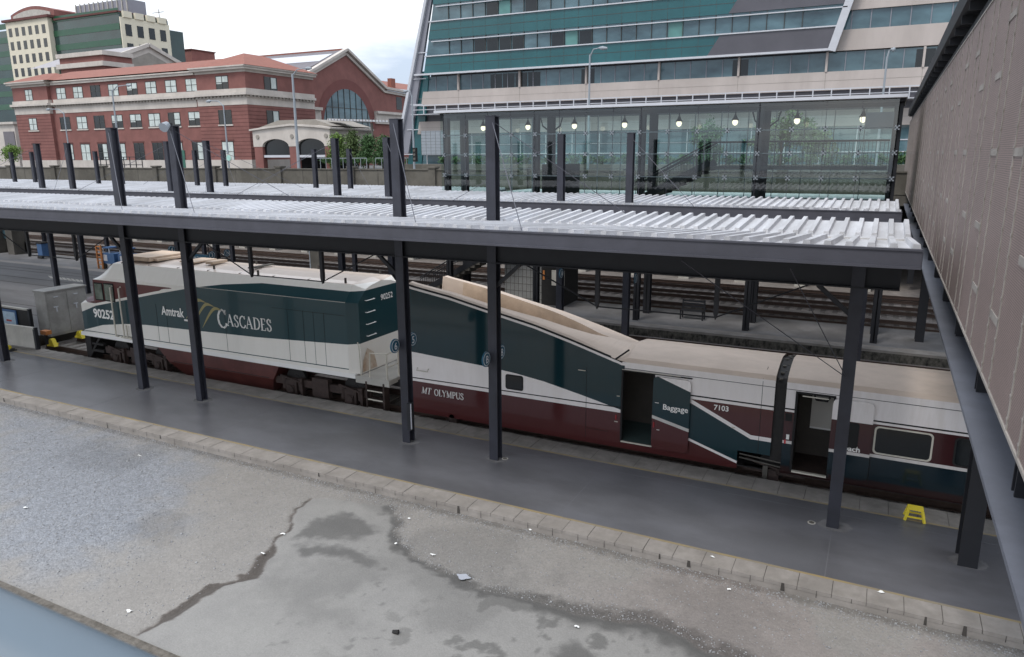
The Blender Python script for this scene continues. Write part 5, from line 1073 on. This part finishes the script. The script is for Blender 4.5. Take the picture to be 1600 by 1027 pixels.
# curtain wall bands
dg=lambda z:-5.8+(z-17.5)*.27
def cband(z0_,z1_,m,nm,yy,x1a=0):
    b=MB(); b.prism([(lean(z0_)+.2,z0_),(dg(z0_)+x1a,z0_),(dg(z1_)+x1a,z1_),(lean(z1_)+.2,z1_)],lambda u,v,q:(u,q,v),yy,yy+.8); b.build(nm,m,t)
for k in range(5):
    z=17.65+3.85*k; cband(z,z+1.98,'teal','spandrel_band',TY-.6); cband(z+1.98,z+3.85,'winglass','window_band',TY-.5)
    b=MB(); b.box(lean(z)+.4,dg(z+2)-.0,TY-.75,TY-.6,z+1.9,z+2.02); b.box(lean(z)+1.5,dg(z+3.7),TY-.85,TY-.6,z+3.5,z+3.6); b.build('white_ledge','white',t)
    b=MB(); x0_=-17.5+k*1.9; b.prism([(x0_,z+.02),(dg(z),z+.02),(dg(z+1.9),z+1.88),(x0_+1.2,z+1.88)],lambda u,v,q:(u,q,v),TY-.64,TY-.6); b.build('grey_spandrel','greyspan',t)
    b=MB(); x=-48
    while x<-7: b.box(x-.03,x+.03,TY-.62,TY-.5,z+1.98,z+3.85); b.box(x-.012,x+.012,TY-.61,TY-.6,z,z+1.98); x+=1.64
    b.box(lean(z)+.4,dg(z),TY-.612,TY-.6,z+.95,z+1.0); b.build('glazing_bars','frame_dk',t)
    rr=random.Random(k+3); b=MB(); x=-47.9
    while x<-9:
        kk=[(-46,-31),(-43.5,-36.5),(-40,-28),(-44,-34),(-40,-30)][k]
        if (kk[0]<x<kk[1] and rr.random()<.72) or rr.random()<.06: MB().box(x+.05,x+1.59,TY-.515,TY-.5,z+2.0,z+3.45).build('reflection_pane','winglass_dk' if rr.random()<.86 else 'paleteal',t)  # mostly dark panes paint reflections and dim rooms onto the glazing
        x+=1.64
b=MB(); b.box(-53,dg(17.5),TY-.8,TY-.3,17.45,17.65); b.bar((dg(17.4),TY-.7,17.4),(dg(37),TY-.7,37),.7,.3,up=(0,1,0)); b.build('white_edge_trim','white',t)
# precast right part upper
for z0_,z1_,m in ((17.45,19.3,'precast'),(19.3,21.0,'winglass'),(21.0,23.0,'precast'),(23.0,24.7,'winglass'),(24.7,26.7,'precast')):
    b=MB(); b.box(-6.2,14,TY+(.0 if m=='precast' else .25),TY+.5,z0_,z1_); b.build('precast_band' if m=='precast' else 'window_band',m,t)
    if m!='precast':
        b=MB(); x=-6
        while x<13: b.box(x-.04,x+.04,TY+.18,TY+.26,z0_,z1_); x+=1.64
        b.build('mullions','fin',t)
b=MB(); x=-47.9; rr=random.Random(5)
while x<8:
    if -43<x<-36.5 or rr.random()<.07: MB().box(x+.05,x+1.59,TY+.235,TY+.25,15.65,17.2).build('reflection_pane','winglass_dk',t)  # dark colour paints the reflections in the lower window band
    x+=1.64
# leaning fin
def strip(x_off0,x_off1,y0_,y1_,m,nm,zt=34):
    b=MB(); b.prism([(lean(6)+x_off0,6),(lean(6)+x_off1,6),(lean(zt)+x_off1*.05,zt),(lean(zt)+x_off0*.05+(-.4),zt)],lambda u,v,q:(u,q,v),y0_,y1_); b.build(nm,m,t)
b=MB(); b.prism([(-56.3,8.2),(-54.6,8.2),(-50.0,28),(-50.0,30.5)],lambda u,v,q:(u,q,v),TY-.3,TY+.1); b.build('metal_fin','fin',t)
b=MB(); b.bar((-56.5,TY-.5,7.2),(-49.4,TY-.5,32),.35,.35,up=(0,1,0)); b.build('fin_edge','white',t)
b=MB(); b.prism([(-55.2,6.2),(-53.0,6.2),(-51.4,18),(-52.5,18)],lambda u,v,q:(u,q,v),TY+.12,TY+.45); b.build('side_glass','teal',t)
for z in (8.1,11.1,14.1,17.1,20.1): MB().box(lean(z)-1.4,lean(z)+.4,TY-.4,TY-.3,z-.05,z+.05).build('fin_transom','white',t)
b=MB(); b.box(-52.2,-46.5,TY-.9,TY-.4,8.0,10.9); x=-52.2
b.build('grey_screen_wall','lamp_pole',t); b=MB()
for i in range(8): b.box(-52.2,-46.5,TY-.91,TY-.9,8.1+i*.38,8.12+i*.38)
for i in range(9): b.box(-52.2+i*.7,-52.17+i*.7,TY-.91,TY-.9,8,10.9)
b.build('tile_joints','conc_dark',t)

# street planting
def foliage(name,cs,n,size,m,parent=None,seed=1,flat=.8):
    r=np.random.default_rng(seed); b_=[]; 
    for (cx,cy,cz,rx,ry,rz) in cs:
        k=int(n/len(cs)); d=r.normal(size=(k,3)); d/=np.linalg.norm(d,axis=1)[:,None]; rad=r.random(k)**.45; lump=.75+.35*np.sin(d[:,0]*5+cx)*np.cos(d[:,2]*4+cy)+.12*r.normal(size=k)
        b_.append(np.array([cx,cy,cz])+d*np.array([rx,ry,rz])*(rad*lump)[:,None])
    P=np.vstack(b_); k=len(P); u=r.normal(size=(k,3)); u/=np.linalg.norm(u,axis=1)[:,None]; v=np.cross(u,r.normal(size=(k,3))); v/=np.linalg.norm(v,axis=1)[:,None]; s=size*r.uniform(.5,1.3,(k,1))
    V=np.stack([P-u*s,P+v*s*.5,P+u*s,P-v*s*.5],1).reshape(-1,3); b=MB(); b.v=V.tolist(); b.f=[(4*i,4*i+1,4*i+2,4*i+3) for i in range(k)]; b.m=[0]*k
    return b.build(name,m,parent,recalc=False)
def tree(label,x,y,z0,h,cs,n,size,m,seed,cat='tree',name='tree'):
    t=thing(name,label,cat,(x,y,z0)); b=MB(); b.tube([(x,y,z0),(x+.05,y,z0+h*.35),(x-.03,y,z0+h*.6)],[.14,.1,.07],8)
    for i in range(5): a=i*1.3; b.tube([(x,y,z0+h*(.35+.06*i)),(x+.5*math.cos(a),y+.5*math.sin(a),z0+h*(.6+.06*i))],[.06,.03],6)
    b.build('trunk','bark',t); foliage('crown',cs,n,size,m,t,seed)
for i,(x,w_,h,lb,m) in enumerate(((-71.3,1.6,5.0,'tall bamboo-like shrub right against the stone porch','leaf2'),(-68.6,1.8,5.4,'tallest bamboo-like shrub in the clump beside the porch','leaf'),(-65.8,1.7,4.8,'darker bushy shrub in the middle of the clump by the teal building','leaf3'),(-63.2,1.6,4.6,'dark bushy shrub at the right end of the clump','leaf3'))):
    tree(lb,x,86,6,h,[(x,86,6+h*.55,w_,1.5,h*.5),(x+.3,86,6+h*.8,w_*.7,1.2,h*.28),(x-.5,85.8,6+h*.35,w_*.8,1.2,h*.3)],3800,.16,m,i+1,'shrub','shrub')
o=foliage('hedge',[(x,84.5,7.3,1.2,.6,.5) for x in np.arange(-72,-54,1.8)],6000,.11,'leaf3',None,9); tag(o,'low clipped hedge in front of the bamboo-like shrubs','hedge')
o=foliage('planting_bed',[(x,76,7.4,1.0,.7,.7+.2*math.sin(x)) for x in np.arange(-47,4,1.5)],15000,.13,'leaf3',None,11); o['kind']='stuff'; o['label']='band of green plants along the foot of the teal building'; o['category']='plants'
b=MB(); b.box(-54,10,74.6,75,6,6.95); tag(b.build('planter_wall','concrete'),'low concrete planter wall before the teal building','wall')
tree('leafy tree behind the glass pavilion, the left of the pair',-14.6,68,6,5,[(-14.6,68,9.4,1.7,1.5,1.7),(-14.2,68,8.2,1.2,1,1)],4200,.14,'leaf3',21)
tree('leafy tree behind the glass pavilion, the wider right one',-8.3,68,6,5.5,[(-9.3,68,9.4,1.9,1.5,1.6),(-7.3,68,9.9,2.2,1.5,1.8),(-5.5,68,9.0,1.8,1.3,1.5)],7000,.15,'leaf',22)
P_=aty(17,240,80); tree('small bright green tree at the far left of the street',P_.x,80,6,4.2,[(P_.x,80,8.5,2.3,1.8,1.8),(P_.x+.5,80,9.2,1.5,1.3,1.0)],3600,.16,'leaf2',23)

# ================================================================== FAR BUILDINGS
t=thing('office_tower','distant cream and green glass office tower with a curved top storey','building',(-225,165,6))
TY2=150
b=MB(); b.box(-254,-232.6,TY2,TY2+30,6,49.3); b.build('cream_wall','cream',t)
MB().box(-232.6,-202,TY2+1.5,TY2+18,6,48.4).build('glass_block','greenglass',t); MB().box(-275,-254,TY2+2,TY2+30,6,47.5).build('glass_wing','greenglass',t)
b=MB(); b.box(-202,-201.6,TY2+1.5,TY2+18,6,47.2); b.build('side_wall','cream',t)
b=MB(); b.box(-204,-201.7,TY2+18,TY2+23,6,45.8); b.build('side_glass','greenglass',t)
gsm=mat('green_spandrel',rgb(34,76,54),.3,.12,.3)
for k in range(7): z=20+4.1*k+3.3; MB().box(-232.6,-202.2,TY2+1.38,TY2+1.5,z,z+1.7).build('green_spandrel',gsm,t); MB().box(-275,-254.1,TY2+1.88,TY2+2,z,z+1.7).build('green_spandrel',gsm,t)
b=MB(); b.box(-255,-231.5,TY2-.6,TY2+31,49.3,50.0); b.box(-231.5,-202.2,TY2+1.0,TY2+18,48.4,48.9); b.build('roof_slab','brick_dk',t)
wn=None
for r_ in range(6):
    for c_ in range(6):
        x=-252.0+c_*3.4; z=46.2-r_*4.0
        if wn is None: wn=MB().box(x-.85,x+.85,TY2-.05,TY2,z-1.25,z+1.25).build('window','winglass_dk',t); x00,z00=x,z
        else: o=wn.copy(); col.objects.link(o); o.location=(x-x00,0,z-z00)
for r_ in range(3):
    for c_ in range(4):
        y=TY2+3.8+c_*3.9; z=43.8-r_*5.2; MB().box(-201.6,-201.5,y-1.0,y+1.0,z-1.6,z+1.6).build('side_window','winglass_dk',t)
b=MB()
for c_ in range(4): y=TY2+3.8+c_*3.9; b.box(-202,-201.2,y-1.4,y+1.4,47.2,48.9)
b.build('parapet_blocks','cream',t)
for k in range(1): 
    pts=[(-254,49.9)]+[(-254+22*i/10,50.2+3.4*math.sin(math.pi*(.15+.7*i/10))) for i in range(11)]+[(-232,49.9)]
    b=MB(); b.prism(pts,lambda u,v,q:(u,q,v),TY2+2,TY2+20); b.build('penthouse','brick',t)
    b=MB(); b.prism([(u*.86-34.2,49.9+(v-49.9)*.72) for u,v in pts],lambda u,v,q:(u,q,v),TY2+1.8,TY2+2); b.build('penthouse_glass','conc_pale',t)
b=MB(); b.box(-230,-206,TY2+8,TY2+14,49,53.5); b.build('plant_screen','fin',t); b=MB()
for i in range(12): x=-230+i*2.15; b.box(x-.15,x+.15,TY2+7.7,TY2+8,49,53.8)
b.build('screen_post','conc_pale',t)
b=MB(); b.tube([(-203,TY2+16,47),(-203,TY2+16,51.5)],.1,6); b.box(-206,-201,TY2+16,TY2+16.1,50.6,50.75); b.build('antenna','conc_dark',t)
# hall with pale pediment behind the brick roof
t=thing('pediment_hall','pale gabled hall with weathered pediment behind the terracotta roof','building',(-150,112,6))
Pk=aty(232,71,126); XB=Pk.x; ZE=Pk.z-5.2
b=MB(); b.add([(XB,126,Pk.z),(XB-26,126,Pk.z),(XB-26,113,ZE),(XB,113,ZE)],[(0,1,2,3)]); b.add([(XB,126,Pk.z),(XB-26,126,Pk.z),(XB-26,139,ZE),(XB,139,ZE)],[(0,1,2,3)]); b.build('gable_roof','slate_pale',t,recalc=False)
b=MB(); b.prism([(113.2,6),(113.2,ZE),(126,Pk.z-.15),(138.8,ZE),(138.8,6)],lambda u,v,q:(q,u,v),XB-1,XB-.2); b.build('pediment_wall','stone',t)
b=MB(); b.bar((XB,126,Pk.z+.1),(XB,112.6,ZE),.8,.8); b.bar((XB,126,Pk.z+.1),(XB,139.4,ZE),.8,.8); b.build('raking_cornice','stone',t)
b=MB(); b.bar((XB+.0,114.5,ZE+.2),(XB+.0,137.5,ZE+.2),.5,.6); b.prism([(118.5,ZE+.5),(133.5,ZE+.5),(126,Pk.z-1.6)],lambda u,v,q:(q,u,v),XB-.2,XB-.1); b.build('tympanum','stone_dk',t)
PL=aty(92,88,112); PR_=aty(161,86,112); b=MB(); b.box(PL.x,PR_.x,112,119,6,PL.z-.6); b.build('side_wall','brick',t); b=MB(); b.box(PL.x-.5,PR_.x+.5,111.5,119,PL.z-.6,PL.z+.3); b.box(PL.x-.5,PR_.x+.5,111.3,119,PL.z-2.9,PL.z-1.9); b.build('cornice','stone',t)
t=thing('red_brick_block','plain red brick building far behind the terracotta roof','building',(-170,190,6)); P_=aty(280,80,190); b=MB(); b.box(P_.x-6,P_.x+6,190,200,6,P_.z); b.build('wall','brick',t); b=MB(); b.box(P_.x+6,P_.x+16,190,200,6,P_.z-3.5); b.build('low_wing','brick',t); b=MB(); b.box(P_.x-6.3,P_.x+6.3,189.7,200.3,P_.z,P_.z+.4); b.build('coping','brick_dk',t)
t=thing('tan_annex','tan low building with a grey shutter at the far left of the street','building',(-170,100,6)); P0=aty(0,195,100); P1=aty(32,260,100); b=MB(); b.box(P0.x-12,P1.x,100,120,6,P0.z); b.build('wall','stone',t); b=MB(); Q0=aty(5,206,99.9); Q1=aty(26,235,99.9); b.box(Q0.x,Q1.x,99.85,100,Q1.z,Q0.z); b.build('shutter','slate',t); b=MB(); b.box(P0.x-12,P1.x+.5,99.5,120,P0.z,P0.z+.5); b.build('cornice','stone',t)

# ================================================================== STREET LAMPS etc.
def lamp(label,x,y,z0,h,arm,r=.14,tilt=0):
    t=thing('street_lamp',label,'street lamp',(x,y,z0),'street lamps along the street')
    b=MB(); b.tube([(x,y,z0),(x,y,z0+h*.5),(x,y,z0+h)],[r,r*.8,r*.6],10); b.build('pole','lamp_pole',t)
    b=MB(); b.tube([(x,y,z0+h-.2),(x+arm*.35,y,z0+h+.45),(x+arm,y,z0+h+.55)],[.07,.06,.05],8); b.build('arm','lamp_pole',t)
    b=MB(); s=1 if arm>0 else -1; b.tube([(x+arm-.1*s,y,z0+h+.55),(x+arm+.25*s*min(1,abs(arm)*2),y,z0+h+.5),(x+arm+.75*s*min(1,abs(arm)),y,z0+h+.47)],[.08,.2,.1],10); b.build('lamp_head','lamp_pole',t)
lamp('tall pale street lamp in front of the brick corner and stone porch',-64,70,6,11.4,2.2,.2)
lamp('pale street lamp before the middle windows of the brick building',-96.6,70,6,10.9,3.2,.16)
lamp('thin street lamp near the left end of the brick building',-107.8,70,6,8.3,-3.2,.12)
lamp('short street lamp with a small round sign, near the brick corner',-75.7,70,6,8.3,-2.2,.12)
lamp('street lamp at the left corner of the teal building',-47.2,70,6,8.3,-.6,.13)
lamp('street lamp rising above the glass pavilion before the teal bands',-26.6,70,6,11.3,1.0,.14)
lamp('street lamp beside the footbridge at right',-.9,70,6,9.6,.3,.12)
P_=aty(357,247,69.7); t=thing('round_street_sign','small pale round sign on the short street lamp','sign',(P_.x,69.7,P_.z)); b=MB(); b.tube([(P_.x,69.75,P_.z),(P_.x,69.8,P_.z)],.5,16); b.build('plate','conc_pale',t); b=MB(); b.tube([(P_.x,69.72,P_.z),(P_.x,69.75,P_.z)],.38,16); b.build('face',mat('pale_green_face',rgb(150,190,180)),t)
P_=aty(649,242,69.5); t=thing('traffic_signal','dark traffic signal on the lamp post at the teal building corner','traffic signal',(P_.x,69.5,P_.z)); b=MB(); b.box(P_.x-.22,P_.x+.22,69.3,69.6,P_.z-.75,P_.z+.75); b.build('housing','black',t); b=MB()
for i in (-1,0,1): b.tube([(P_.x,69.25,P_.z+i*.45),(P_.x,69.3,P_.z+i*.45)],.14,10)
b.build('lens','conc_dark',t)
# railing on the street near brick building
P_=aty(148,255,60); Q_=aty(222,255,60); t=thing('street_railing','dark street railing before the brick building','railing',(P_.x,60,6)); b=MB()
for z in (7.0,7.9): b.box(P_.x,Q_.x,60,60.06,z,z+.08)
for i in range(9): x=P_.x+(Q_.x-P_.x)*i/8; b.box(x-.05,x+.05,60,60.06,6,7.95)
b.build('rails_and_posts','steel_dark',t)
for i in range(2):
    t=thing('light_railing',('pale thin railing along the hedge beside the porch','pale thin railing at the foot of the leaning teal glass')[i],'railing',(-66+i*12,83,6)); b=MB(); x0_=-72+i*10.5
    b.box(x0_,x0_+9,82,82.05,7.6,7.68)
    for j in range(10): b.box(x0_+j-.03,x0_+j+.03,82,82.05,6,7.68)
    b.build('rails_and_posts','lamp_pole',t)
